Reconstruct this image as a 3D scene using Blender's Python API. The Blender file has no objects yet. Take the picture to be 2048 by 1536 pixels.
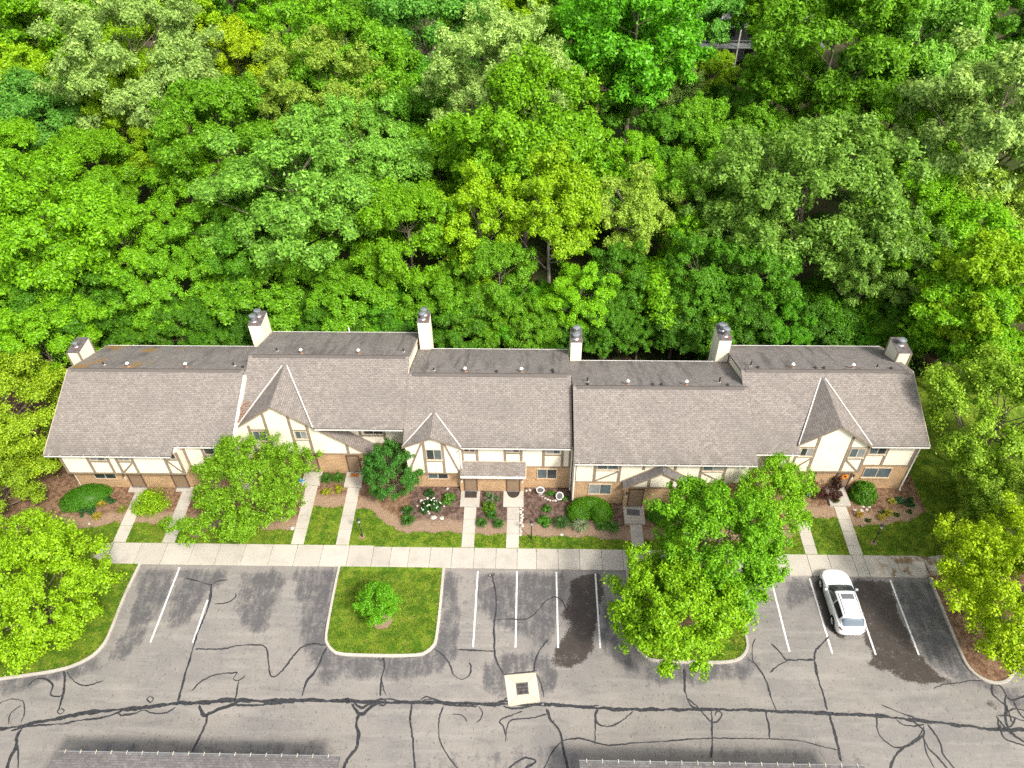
import bpy, math, random
import numpy as np
from mathutils import Vector, Matrix
R_ = math.radians
sc = bpy.context.scene
col = sc.collection

# ------------------------------------------------------------------ camera
CAM = (0.178, -30.815, 46.186)
PITCH, YAW, ROLL = R_(42.95), R_(-1.7), R_(0.72)
FOC = 1565.0 / 2048.0           # focal length over image width
def cam_axes():
    f = Vector((math.sin(YAW)*math.cos(PITCH), math.cos(YAW)*math.cos(PITCH), -math.sin(PITCH)))
    r = Vector((math.cos(YAW), -math.sin(YAW), 0)); d = f.cross(r)
    return r*math.cos(ROLL)+d*math.sin(ROLL), -r*math.sin(ROLL)+d*math.cos(ROLL), f
AX_R, AX_D, AX_F = cam_axes()
cd = bpy.data.cameras.new('camera'); cam = bpy.data.objects.new('camera', cd); col.objects.link(cam)
m = Matrix((AX_R, -AX_D, -AX_F)).transposed().to_4x4(); m.translation = Vector(CAM)
cam.matrix_world = m
cd.sensor_width = 36.0; cd.lens = 36.0*FOC; cd.clip_start = 0.5; cd.clip_end = 2000.0
sc.camera = cam
# ------------------------------------------------------------------ sky, sun, exposure
SUN_EL, SUN_AZ = 48.0, -50.0      # azimuth from +X, negative = towards the camera side
w = bpy.data.worlds.new('World'); sc.world = w; w.use_nodes = True
nt = w.node_tree; nt.nodes.clear()
sky = nt.nodes.new('ShaderNodeTexSky'); sky.sky_type = 'NISHITA'; sky.sun_disc = False
sky.sun_elevation = R_(SUN_EL); sky.sun_rotation = R_(90.0-SUN_AZ)
sky.air_density = 1.0; sky.dust_density = 4.0; sky.ozone_density = 1.0
bg = nt.nodes.new('ShaderNodeBackground'); bg.inputs['Strength'].default_value = 0.14
wo = nt.nodes.new('ShaderNodeOutputWorld')
hs = nt.nodes.new('ShaderNodeHueSaturation'); hs.inputs['Saturation'].default_value = 0.35   # thin bright cloud: a whiter sky
nt.links.new(sky.outputs[0], hs.inputs['Color']); nt.links.new(hs.outputs[0], bg.inputs[0]); nt.links.new(bg.outputs[0], wo.inputs[0])
sl = bpy.data.lights.new('sun', 'SUN'); sl.energy = 2.35; sl.angle = R_(8.0); sl.color = (1.0, 0.95, 0.86)
so = bpy.data.objects.new('sun', sl); col.objects.link(so)
sd = Vector((math.cos(R_(SUN_EL))*math.cos(R_(SUN_AZ)), math.cos(R_(SUN_EL))*math.sin(R_(SUN_AZ)), math.sin(R_(SUN_EL))))
so.rotation_euler = sd.to_track_quat('Z', 'Y').to_euler(); so.location = sd*80
sc.view_settings.view_transform = 'Standard'; sc.view_settings.look = 'None'
sc.view_settings.exposure = 0.95; sc.view_settings.gamma = 1.0; sc.view_settings.use_curve_mapping = False
sc.render.engine = 'CYCLES'
cy = sc.cycles
cy.use_denoising = False; cy.max_bounces = 6; cy.diffuse_bounces = 3; cy.glossy_bounces = 2
cy.transmission_bounces = 4; cy.transparent_max_bounces = 6; cy.caustics_reflective = False; cy.caustics_refractive = False

# ------------------------------------------------------------------ helpers
rng = np.random.default_rng(11)
random.seed(5)
def link(o, parent=None):
    col.objects.link(o)
    if parent is not None: o.parent = parent
    return o
def tag(o, label=None, cat=None, group=None, kind=None):
    if label: o['label'] = label
    if cat: o['category'] = cat
    if group: o['group'] = group
    if kind: o['kind'] = kind
    return o
def empty(name, loc=(0,0,0), rz=0.0):
    o = bpy.data.objects.new(name, None); o.empty_display_size = .2
    link(o); o.location = loc; o.rotation_euler = (0,0,rz)
    return o
class MB:
    def __init__(s): s.v=[]; s.f=[]; s.uv=[]
    def add(s, vs, fs, uvs=None):
        n=len(s.v); s.v += [tuple(p) for p in vs]
        for i,f in enumerate(fs):
            s.f.append([k+n for k in f])
            s.uv.append(uvs[i] if uvs else None)
        return s
    def box(s, x0,x1,y0,y1,z0,z1):
        return s.add([(x0,y0,z0),(x1,y0,z0),(x1,y1,z0),(x0,y1,z0),(x0,y0,z1),(x1,y0,z1),(x1,y1,z1),(x0,y1,z1)],
            [(0,3,2,1),(4,5,6,7),(0,1,5,4),(1,2,6,5),(2,3,7,6),(3,0,4,7)])
    def hexa(s, bot, top):
        return s.add(list(bot)+list(top), [(0,3,2,1),(4,5,6,7),(0,1,5,4),(1,2,6,5),(2,3,7,6),(3,0,4,7)])
    def extrude(s, pts, off, uv=None):
        """pts: polygon (counter-clockwise seen from the outside); off: vector to the back side"""
        n=len(pts); P=[Vector(p) for p in pts]; Q=[p+Vector(off) for p in P]
        fs=[list(range(n)), list(range(2*n-1,n-1,-1))]+[[i,n+i,n+(i+1)%n,(i+1)%n] for i in range(n)]
        return s.add(P+Q, fs, ([uv]+[None]*(n+1)) if uv else None)
    def cyl(s, p0, p1, r0, r1=None, n=10, cap=True):
        r1 = r0 if r1 is None else r1
        p0=Vector(p0); p1=Vector(p1); d=(p1-p0).normalized()
        a=d.orthogonal().normalized(); b=d.cross(a)
        vs=[]; 
        for p,r in((p0,r0),(p1,r1)):
            for i in range(n):
                t=2*math.pi*i/n; vs.append(p+a*(r*math.cos(t))+b*(r*math.sin(t)))
        fs=[(i,(i+1)%n,n+(i+1)%n,n+i) for i in range(n)]
        if cap: fs += [tuple(range(n-1,-1,-1)), tuple(range(n,2*n))]
        return s.add(vs,fs)
    def mesh(s, name, mat=None, smooth=False):
        me=bpy.data.meshes.new(name); me.from_pydata(s.v,[],s.f)
        if any(u is not None for u in s.uv):
            ul=me.uv_layers.new(name='UVMap'); k=0
            for f,u in zip(s.f,s.uv):
                for j in range(len(f)):
                    ul.data[k].uv = u[j] if u else (0,0)
                    k+=1
        if mat: me.materials.append(mat)
        me.update()
        if smooth: me.shade_smooth()
        return me
    def build(s, name, mat=None, parent=None, smooth=False):
        return link(bpy.data.objects.new(name, s.mesh(name,mat,smooth)), parent)
def bevel(o, w=.01, seg=2):
    b=o.modifiers.new('bevel','BEVEL'); b.width=w; b.segments=seg; b.limit_method='ANGLE'; return o
def np_mesh(name, V, F, mat=None, attrs=None, smooth=False):
    """V (n,3), F (m,k) all the same k"""
    me=bpy.data.meshes.new(name); n=len(V); mF,k=F.shape
    me.vertices.add(n); me.vertices.foreach_set('co', V.astype(np.float32).ravel())
    me.loops.add(mF*k); me.loops.foreach_set('vertex_index', F.astype(np.int32).ravel())
    me.polygons.add(mF); me.polygons.foreach_set('loop_start', np.arange(0,mF*k,k,dtype=np.int32))
    for nm,a in (attrs or {}).items():
        at=me.attributes.new(nm,'FLOAT','POINT'); at.data.foreach_set('value', a.astype(np.float32))
    if mat: me.materials.append(mat)
    me.update(calc_edges=True)
    if smooth: me.shade_smooth()
    return me

# ------------------------------------------------------------------ materials
class NT:
    def __init__(s, name):
        s.m=bpy.data.materials.new(name); s.m.use_nodes=True; s.t=s.m.node_tree; s.t.nodes.clear()
        s.out=s.n('ShaderNodeOutputMaterial')
    def n(s, typ, **kw):
        nd=s.t.nodes.new(typ)
        for k,v in kw.items(): setattr(nd,k,v)
        return nd
    def l(s,a,b): s.t.links.new(a,b)
    def set(s, inp, v):
        if hasattr(v,'is_linked') or isinstance(v,bpy.types.NodeSocket): s.l(v,inp)
        elif isinstance(v,(tuple,list)) and len(v)==3 and inp.type=='RGBA': inp.default_value=(*v,1)
        else: inp.default_value=v
    def math(s,op,a,b=0.0,c=None,clamp=False):
        nd=s.n('ShaderNodeMath',operation=op); nd.use_clamp=clamp
        s.set(nd.inputs[0],a); s.set(nd.inputs[1],b)
        if c is not None: s.set(nd.inputs[2],c)
        return nd.outputs[0]
    def mix(s,f,a,b,mode='MIX'):
        nd=s.n('ShaderNodeMix',data_type='RGBA',blend_type=mode)
        s.set(nd.inputs['Factor'],f); s.set(nd.inputs[6],a); s.set(nd.inputs[7],b)
        return nd.outputs[2]
    def ramp(s,f,stops):
        nd=s.n('ShaderNodeValToRGB'); e=nd.color_ramp.elements
        while len(e)<len(stops): e.new(0.5)
        for i,(p,c) in enumerate(stops):
            e[i].position=p; e[i].color=(*c,1) if len(c)==3 else c
        s.set(nd.inputs[0],f); return nd.outputs[0]
    def sstep(s,x,a,b):
        nd=s.n('ShaderNodeMapRange',interpolation_type='SMOOTHSTEP')
        s.set(nd.inputs[0],x); nd.inputs[1].default_value=a; nd.inputs[2].default_value=b
        return nd.outputs[0]
    def coord(s,kind='Object'): 
        return s.n('ShaderNodeTexCoord').outputs[kind]
    def pos(s): return s.n('ShaderNodeNewGeometry').outputs['Position']
    def noise(s,vec,scale,detail=3.0,rough=.55,out='Fac'):
        nd=s.n('ShaderNodeTexNoise'); s.l(vec,nd.inputs['Vector'])
        nd.inputs['Scale'].default_value=scale; nd.inputs['Detail'].default_value=detail; nd.inputs['Roughness'].default_value=rough
        return nd.outputs[out]
    def scale(s,vec,v):
        nd=s.n('ShaderNodeVectorMath',operation='MULTIPLY'); s.l(vec,nd.inputs[0]); nd.inputs[1].default_value=v
        return nd.outputs[0]
    def attr(s,name):
        return s.n('ShaderNodeAttribute',attribute_name=name).outputs['Fac']
    def bump(s,h,strength=.3,dist=.02):
        nd=s.n('ShaderNodeBump'); nd.inputs['Strength'].default_value=strength; nd.inputs['Distance'].default_value=dist
        s.l(h,nd.inputs['Height']); return nd.outputs[0]
    def pbr(s,color,rough=.8,metal=0.0,spec=.3,normal=None,coat=0.0):
        b=s.n('ShaderNodeBsdfPrincipled'); s.set(b.inputs['Base Color'],color); s.set(b.inputs['Roughness'],rough)
        b.inputs['Metallic'].default_value=metal; s.set(b.inputs['Specular IOR Level'],spec)
        b.inputs['Coat Weight'].default_value=coat
        if normal is not None: s.l(normal,b.inputs['Normal'])
        s.l(b.outputs[0],s.out.inputs[0]); return s.m
MAT={}
def simple(name,c,rough=.7,metal=0.0,spec=.3,var=.12,scale=3.0,bumpv=0.0,coat=0.0):
    t=NT(name); v=t.pos(); f=t.noise(v,scale,4)
    c2=tuple(min(1,x*(1+var)) for x in c); c1=tuple(x*(1-var) for x in c)
    cc=t.mix(t.sstep(f,.3,.7),c1,c2)
    nm=t.bump(t.noise(v,scale*12,2),bumpv,.01) if bumpv else None
    MAT[name]=t.pbr(cc,rough,metal,spec,nm,coat); return MAT[name]
simple('cream',(.80,.735,.59),.85,var=.05,scale=1.2,bumpv=.15)
simple('timber',(.25,.195,.14),.8,var=.14,scale=4,bumpv=.2)
simple('white_metal',(.74,.71,.66),.5,var=.08,scale=2)
simple('tan_trim',(.52,.43,.32),.6,var=.08)
simple('flashing',(.56,.53,.48),.5,var=.1)
simple('dark_metal',(.03,.03,.032),.5)
simple('steel',(.55,.57,.60),.32,metal=.85,var=.15,scale=5)
simple('vent_white',(.8,.8,.78),.45)
simple('vent_stack',(.30,.17,.11),.7)
simple('chimney_cap',(.12,.105,.10),.6,var=.3,scale=4)
simple('rust',(.33,.06,.03),.8,var=.3)
simple('door_brown',(.24,.165,.105),.55,var=.06)
simple('door_frame',(.11,.065,.04),.6)
simple('rubber',(.02,.02,.02),.8)
simple('mat_dark',(.045,.035,.03),.95,bumpv=.3)
simple('mat_grey',(.10,.10,.10),.95,bumpv=.3)
simple('mat_orange',(.42,.17,.04),.95,bumpv=.3)
simple('pot_white',(.70,.68,.64),.6)
simple('stone',(.46,.42,.36),.85,var=.3,scale=6,bumpv=.4)
simple('paint_white',(.66,.65,.62),.7,var=.22,scale=5)
simple('car_white',(.80,.80,.80),.22,spec=.5,var=.0,coat=.6)
simple('car_black',(.015,.015,.017),.4)
simple('car_glass',(.03,.045,.055),.06,spec=.8,var=0)
simple('rear_glass',(.10,.13,.16),.07,spec=.8,var=0)
simple('sunroof_glass',(.14,.14,.15),.12,spec=.7,var=0)
simple('rim',(.55,.56,.58),.3,metal=.8)
simple('tail_light',(.16,.02,.02),.2)
simple('lamp_glass',(.5,.48,.42),.2)
simple('blue_plastic',(.04,.22,.42),.4)
simple('orange_flower',(.65,.22,.02),.7,var=.4,scale=14)
simple('white_flower',(.66,.64,.58),.7,var=.05)
simple('siding_grey',(.20,.21,.21),.8,var=.1)
simple('bark',(.17,.135,.10),.9,var=.35,scale=5,bumpv=.6)
simple('bark_pale',(.33,.29,.235),.9,var=.25,scale=5,bumpv=.5)
simple('purple_stem',(.10,.04,.035),.9)
def glass(name,c):
    t=NT(name); v=t.pos(); f=t.noise(v,1.6,2)
    MAT[name]=t.pbr(t.mix(f,tuple(x*.6 for x in c),tuple(x*1.5 for x in c)),.06,0,.7)
glass('glass',(.085,.11,.12)); glass('glass_blind',(.24,.25,.25)); glass('glass_dark',(.035,.04,.045))

def mk_shingle(name, ca, cb, cm, stain, streak=0.0, moss=False):
    t=NT(name); uv=t.coord('UV'); P=t.pos()
    b=t.n('ShaderNodeTexBrick'); t.l(uv,b.inputs['Vector'])
    b.offset=.5; b.squash=1.0
    for k,v in (('Scale',1.0),('Mortar Size',.012),('Mortar Smooth',.3),('Bias',-.05),('Brick Width',.31),('Row Height',.15)): b.inputs[k].default_value=v
    b.inputs['Color1'].default_value=(*ca,1); b.inputs['Color2'].default_value=(*cb,1); b.inputs['Mortar'].default_value=(*cm,1)
    b2=t.n('ShaderNodeTexBrick'); t.l(t.scale(uv,(1.0,1.0,1.0)),b2.inputs['Vector']); b2.offset=.37
    for k,v in (('Scale',1.0),('Mortar Size',0.0),('Brick Width',.155),('Row Height',.15)): b2.inputs[k].default_value=v
    b2.inputs['Color1'].default_value=(.82,.82,.82,1); b2.inputs['Color2'].default_value=(1.18,1.17,1.16,1)
    c=t.mix(.8,b.outputs['Color'],b2.outputs['Color'],'MULTIPLY')
    n1=t.noise(P,.35,5); n2=t.noise(P,9.0,4)
    c=t.mix(t.math('MULTIPLY',t.sstep(n1,.42,.72),stain),c,tuple(x*.62 for x in ca))
    c=t.mix(.35,c,t.ramp(n2,[(.25,(.7,.7,.7)),(.75,(1.25,1.25,1.25))]),'MULTIPLY')
    ys=t.n('ShaderNodeSeparateXYZ'); t.l(uv,ys.inputs[0])
    edge=t.sstep(ys.outputs[1],1.6,0.0)         # grime that gathers on the lowest courses
    g=t.math('MULTIPLY',edge,t.sstep(t.noise(t.scale(P,(1.3,1.3,1.3)),1.0,4),.38,.62))
    c=t.mix(t.math('MULTIPLY',g,.55),c,tuple(x*.5 for x in ca))
    if streak:
        st=t.noise(t.scale(P,(1.5,.22,.22)),1.1,5,.65)
        c=t.mix(t.math('MULTIPLY',t.sstep(st,.48,.72),streak),c,(.055,.05,.047))
        sp=t.noise(t.scale(P,(2.2,.9,1.0)),2.2,5,.7)
        c=t.mix(t.math('MULTIPLY',t.sstep(sp,.64,.74),streak*.8),c,(.03,.028,.027))
    if moss:
        mn=t.noise(P,.55,5,.6)
        px=t.n('ShaderNodeSeparateXYZ'); t.l(P,px.inputs[0])
        near=t.sstep(px.outputs[0],-25.5,-30.0)
        c=t.mix(t.math('MULTIPLY',t.math('MULTIPLY',t.sstep(mn,.50,.62),near),.8),c,(.30,.17,.045))
    h=t.math('ADD',t.math('MULTIPLY',b.outputs['Fac'],-1.0),t.math('MULTIPLY',n2,.4))
    MAT[name]=t.pbr(c,.92,0,.15,t.bump(h,.5,.02))
mk_shingle('shingle',(.262,.230,.204),(.212,.186,.166),(.12,.105,.094),.45)
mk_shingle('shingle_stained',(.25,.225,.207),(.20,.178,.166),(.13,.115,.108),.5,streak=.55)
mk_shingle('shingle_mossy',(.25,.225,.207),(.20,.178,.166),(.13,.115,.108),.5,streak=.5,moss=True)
mk_shingle('shingle_grey',(.21,.195,.188),(.165,.153,.149),(.11,.10,.1),.4)

def mk_brick():
    t=NT('brick'); P=t.pos()
    sep=t.n('ShaderNodeSeparateXYZ'); t.l(P,sep.inputs[0])
    cmb=t.n('ShaderNodeCombineXYZ'); t.l(t.math('ADD',sep.outputs[0],sep.outputs[1]),cmb.inputs[0]); t.l(sep.outputs[2],cmb.inputs[1])
    b=t.n('ShaderNodeTexBrick'); t.l(cmb.outputs[0],b.inputs['Vector'])
    for k,v in (('Scale',1.0),('Mortar Size',.011),('Mortar Smooth',.1),('Bias',0.0),('Brick Width',.225),('Row Height',.085)): b.inputs[k].default_value=v
    b.inputs['Color1'].default_value=(.46,.275,.14,1); b.inputs['Color2'].default_value=(.34,.195,.10,1); b.inputs['Mortar'].default_value=(.56,.44,.29,1)
    n=t.noise(P,1.2,4); c=t.mix(.5,b.outputs['Color'],t.ramp(n,[(.3,(.75,.75,.75)),(.7,(1.25,1.22,1.15))]),'MULTIPLY')
    MAT['brick']=t.pbr(c,.9,0,.2,t.bump(t.math('MULTIPLY',b.outputs['Fac'],-1.0),.5,.012))
mk_brick()

def mk_concrete(name,c,dirt=.4,rust=0.0):
    t=NT(name); P=t.pos(); oi=t.n('ShaderNodeObjectInfo').outputs['Random']
    n1=t.noise(P,.8,5,.6); n2=t.noise(P,14,3)
    cc=t.mix(t.math('MULTIPLY',t.sstep(n1,.42,.75),dirt),c,tuple(x*.62 for x in c))
    cc=t.mix(.25,cc,t.ramp(n2,[(.2,(.6,.6,.6)),(.8,(1.3,1.3,1.3))]),'MULTIPLY')
    cc=t.mix(1.0,cc,t.ramp(oi,[(0,(.9,.895,.88)),(1,(1.08,1.07,1.06))]),'MULTIPLY')
    if rust:
        px=t.n('ShaderNodeSeparateXYZ'); t.l(P,px.inputs[0])
        z=t.math('MULTIPLY',t.sstep(px.outputs[0],23.8,25.2),t.sstep(t.noise(P,1.1,5,.65),.47,.6))
        cc=t.mix(t.math('MULTIPLY',z,.85),cc,(.17,.095,.035))
    MAT[name]=t.pbr(cc,.85,0,.25,t.bump(n2,.15,.01))
mk_concrete('concrete',(.44,.405,.35),.45,rust=1.0); mk_concrete('kerb_concrete',(.43,.395,.345),.6); mk_concrete('apron_concrete',(.58,.49,.38),.3)

def mk_asphalt():
    t=NT('asphalt'); P=t.pos()
    n1=t.noise(P,.35,5,.6); n2=t.noise(P,2.2,5,.65); n3=t.noise(P,40,2); n4=t.noise(t.scale(P,(.35,1.4,1)),1.0,5,.6)
    c=t.mix(t.sstep(n1,.35,.7),(.25,.226,.20),(.205,.188,.17))
    c=t.mix(t.math('MULTIPLY',t.sstep(n4,.5,.72),.5),c,(.135,.129,.126))
    big=t.noise(P,.16,4,.6); c=t.mix(t.math('MULTIPLY',t.sstep(big,.42,.62),.35),c,(.15,.145,.145))
    tr=t.noise(t.scale(P,(.12,1.1,1)),1.3,4,.6); c=t.mix(t.math('MULTIPLY',t.sstep(tr,.5,.66),.4),c,(.31,.285,.255))
    dk=t.attr('dark'); R01=lambda n:t.math('SUBTRACT',t.sstep(n,.30,.70),.5)
    nf=t.noise(P,7.0,6,.8); ny=t.noise(t.scale(P,(2.2,.45,1)),1.0,5,.65); nm=t.noise(P,1.3,5,.65)
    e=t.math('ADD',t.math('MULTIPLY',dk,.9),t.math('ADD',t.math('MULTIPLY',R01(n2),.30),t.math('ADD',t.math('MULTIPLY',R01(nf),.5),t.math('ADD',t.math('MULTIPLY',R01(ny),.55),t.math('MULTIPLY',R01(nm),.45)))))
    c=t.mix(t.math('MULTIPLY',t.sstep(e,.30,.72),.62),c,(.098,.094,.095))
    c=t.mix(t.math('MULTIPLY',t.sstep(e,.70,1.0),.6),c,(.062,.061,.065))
    c=t.mix(t.math('MULTIPLY',t.sstep(t.noise(P,2.6,6,.72),.56,.64),.30),c,(.33,.305,.275))
    sp=t.sstep(t.noise(t.scale(P,(1.0,.45,1.0)),8.0,4,.7),.60,.66)
    c=t.mix(t.math('MULTIPLY',sp,.85),c,(.09,.08,.075))
    c=t.mix(.5,c,t.ramp(n3,[(.25,(.62,.62,.62)),(.75,(1.3,1.3,1.3))]),'MULTIPLY')
    wt=t.attr('wet'); wm=t.sstep(t.math('ADD',wt,t.math('ADD',t.math('MULTIPLY',R01(t.noise(P,1.5,6,.72)),.75),t.math('MULTIPLY',R01(t.noise(P,11,5,.75)),.75))),.34,.70)
    c=t.mix(t.math('MULTIPLY',wm,t.math('ADD',.80,t.math('MULTIPLY',n2,.3))),c,(.046,.036,.030))
    r=t.math('SUBTRACT',.9,t.math('MULTIPLY',wm,.35))
    MAT['asphalt']=t.pbr(c,r,0,.3,t.bump(n3,.25,.01))
mk_asphalt()
simple('sealant',(.034,.034,.037),.6,var=.5,scale=7)

def mk_yard():
    t=NT('yard'); P=t.pos()
    n1=t.noise(P,.55,4); n2=t.noise(P,3.5,5,.65); n3=t.noise(P,28,3,.7); n4=t.noise(P,9,4,.7)
    nb=t.noise(P,1.7,5,.7)
    g=t.mix(t.sstep(nb,.40,.60),(.062,.135,.010),(.155,.23,.020))
    g=t.mix(t.math('MULTIPLY',t.sstep(n1,.5,.7),.5),g,(.15,.18,.02))
    g=t.mix(t.math('MULTIPLY',t.sstep(n2,.54,.66),.6),g,(.23,.205,.05))
    g=t.mix(.85,g,t.ramp(n3,[(.3,(.35,.42,.3)),(.7,(1.6,1.5,1.5))]),'MULTIPLY')
    m_=t.mix(t.sstep(n2,.40,.60),(.135,.075,.045),(.25,.16,.10))
    px=t.n('ShaderNodeSeparateXYZ'); t.l(P,px.inputs[0])
    fresh=t.math('MULTIPLY',t.sstep(px.outputs[0],-8.9,-8.3),t.sstep(px.outputs[0],7.6,6.8))   # newer, darker bark mulch in the middle beds
    m_=t.mix(t.math('MULTIPLY',fresh,.75),m_,t.mix(t.sstep(n2,.40,.60),(.060,.042,.038),(.14,.10,.09)))
    m_=t.mix(t.math('MULTIPLY',t.sstep(t.attr('pale'),.2,.8),.75),m_,(.33,.235,.16))
    m_=t.mix(.9,m_,t.ramp(n3,[(.3,(.3,.3,.3)),(.72,(1.6,1.55,1.5))]),'MULTIPLY')
    m_=t.mix(t.math('MULTIPLY',t.sstep(n4,.62,.68),.6),m_,(.42,.33,.24))
    k=t.sstep(t.math('ADD',t.attr('mulch'),t.math('MULTIPLY',t.math('SUBTRACT',n4,.5),.5)),.4,.6)
    MAT['yard']=t.pbr(t.mix(k,g,m_),.95,0,.1,t.bump(n3,.8,.04))
mk_yard()
def mk_floor():
    t=NT('forest_floor'); P=t.pos(); n1=t.noise(P,.25,5); n2=t.noise(P,3.0,5,.7)
    c=t.mix(t.sstep(n1,.4,.65),(.035,.05,.012),(.07,.05,.03)); c=t.mix(.7,c,t.ramp(n2,[(.3,(.5,.5,.5)),(.7,(1.5,1.5,1.5))]),'MULTIPLY')
    MAT['forest_floor']=t.pbr(c,.95,0,.1)
mk_floor()

def mk_leaf():
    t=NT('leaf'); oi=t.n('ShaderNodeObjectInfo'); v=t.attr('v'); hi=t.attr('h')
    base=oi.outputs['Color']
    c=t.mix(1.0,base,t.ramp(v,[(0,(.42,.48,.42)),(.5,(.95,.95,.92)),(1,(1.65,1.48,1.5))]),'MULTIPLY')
    c=t.mix(t.math('MULTIPLY',hi,.5),c,t.mix(1.0,base,(1.5,1.25,.9),'MULTIPLY'))
    d=t.n('ShaderNodeBsdfDiffuse'); t.l(c,d.inputs[0])
    tr=t.n('ShaderNodeBsdfTranslucent'); t.l(t.mix(1.0,c,(1.15,1.2,.5),'MULTIPLY'),tr.inputs[0])
    m1=t.n('ShaderNodeMixShader'); m1.inputs[0].default_value=.36; t.l(d.outputs[0],m1.inputs[1]); t.l(tr.outputs[0],m1.inputs[2])
    gl=t.n('ShaderNodeBsdfGlossy'); gl.inputs['Roughness'].default_value=.42; gl.inputs[0].default_value=(.8,.95,.6,1)
    m2=t.n('ShaderNodeMixShader'); m2.inputs[0].default_value=.022; t.l(m1.outputs[0],m2.inputs[1]); t.l(gl.outputs[0],m2.inputs[2])
    t.l(m2.outputs[0],t.out.inputs[0]); MAT['leaf']=t.m
mk_leaf()
M=MAT
# ================================================================== THE SETTING
def catmull(P, step=.12, closed=False):
    P=[np.array(p,float) for p in P]; out=[]
    n=len(P); rngi=range(n if closed else n-1)
    for i in rngi:
        p1,p2=P[i],P[(i+1)%n]
        p0=P[i-1] if (i>0 or closed) else 2*p1-p2
        p3=P[(i+2)%n] if (i+2<n or closed) else 2*p2-p1
        k=max(2,int(np.linalg.norm(p2-p1)/step))
        for t in np.arange(k)/k:
            out.append(.5*((2*p1)+(-p0+p2)*t+(2*p0-5*p1+4*p2-p3)*t*t+(-p0+3*p1-3*p2+p3)*t**3))
    if not closed: out.append(P[-1])
    return np.array(out)
def inside(X,Y,poly):
    res=np.zeros(X.shape,bool); n=len(poly); j=n-1
    for i in range(n):
        xi,yi=poly[i]; xj,yj=poly[j]
        c=((yi>Y)!=(yj>Y))&(X<(xj-xi)*(Y-yi)/((yj-yi) if yj!=yi else 1e-9)+xi)
        res^=c; j=i
    return res
def blur(a,n):
    a=a.astype(float)
    for _ in range(n):
        p=np.pad(a,1,mode='edge')
        a=(p[:-2,1:-1]+p[2:,1:-1]+p[1:-1,:-2]+p[1:-1,2:]+2*p[1:-1,1:-1])/6
    return a
def grid_mesh(name,xs,ys,zf,keep,attrs,mat):
    X,Y=np.meshgrid(xs,ys); nx=len(xs); ny=len(ys)
    V=np.stack([X,Y,zf(X,Y)],-1).reshape(-1,3)
    iy,ix=np.nonzero(keep); a=iy*nx+ix
    F=np.stack([a,a+1,a+nx+1,a+nx],1)
    used=np.unique(F); remap=np.full(len(V),-1); remap[used]=np.arange(len(used))
    return np_mesh(name,V[used],remap[F],mat,{k:v.reshape(-1)[used] for k,v in attrs.items()},smooth=True)
def yard_z(y):
    return .10+.032*np.clip(np.asarray(y,float)-1.7,0,6.0)
gz=lambda y: float(yard_z(y))

# ground to the horizon
g=MB(); g.add([(-700,-300,-.06),(700,-300,-.06),(700,1100,-.06),(-700,1100,-.06)],[(0,1,2,3)])
tag(g.build('ground',M['forest_floor']),kind='structure')

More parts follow.
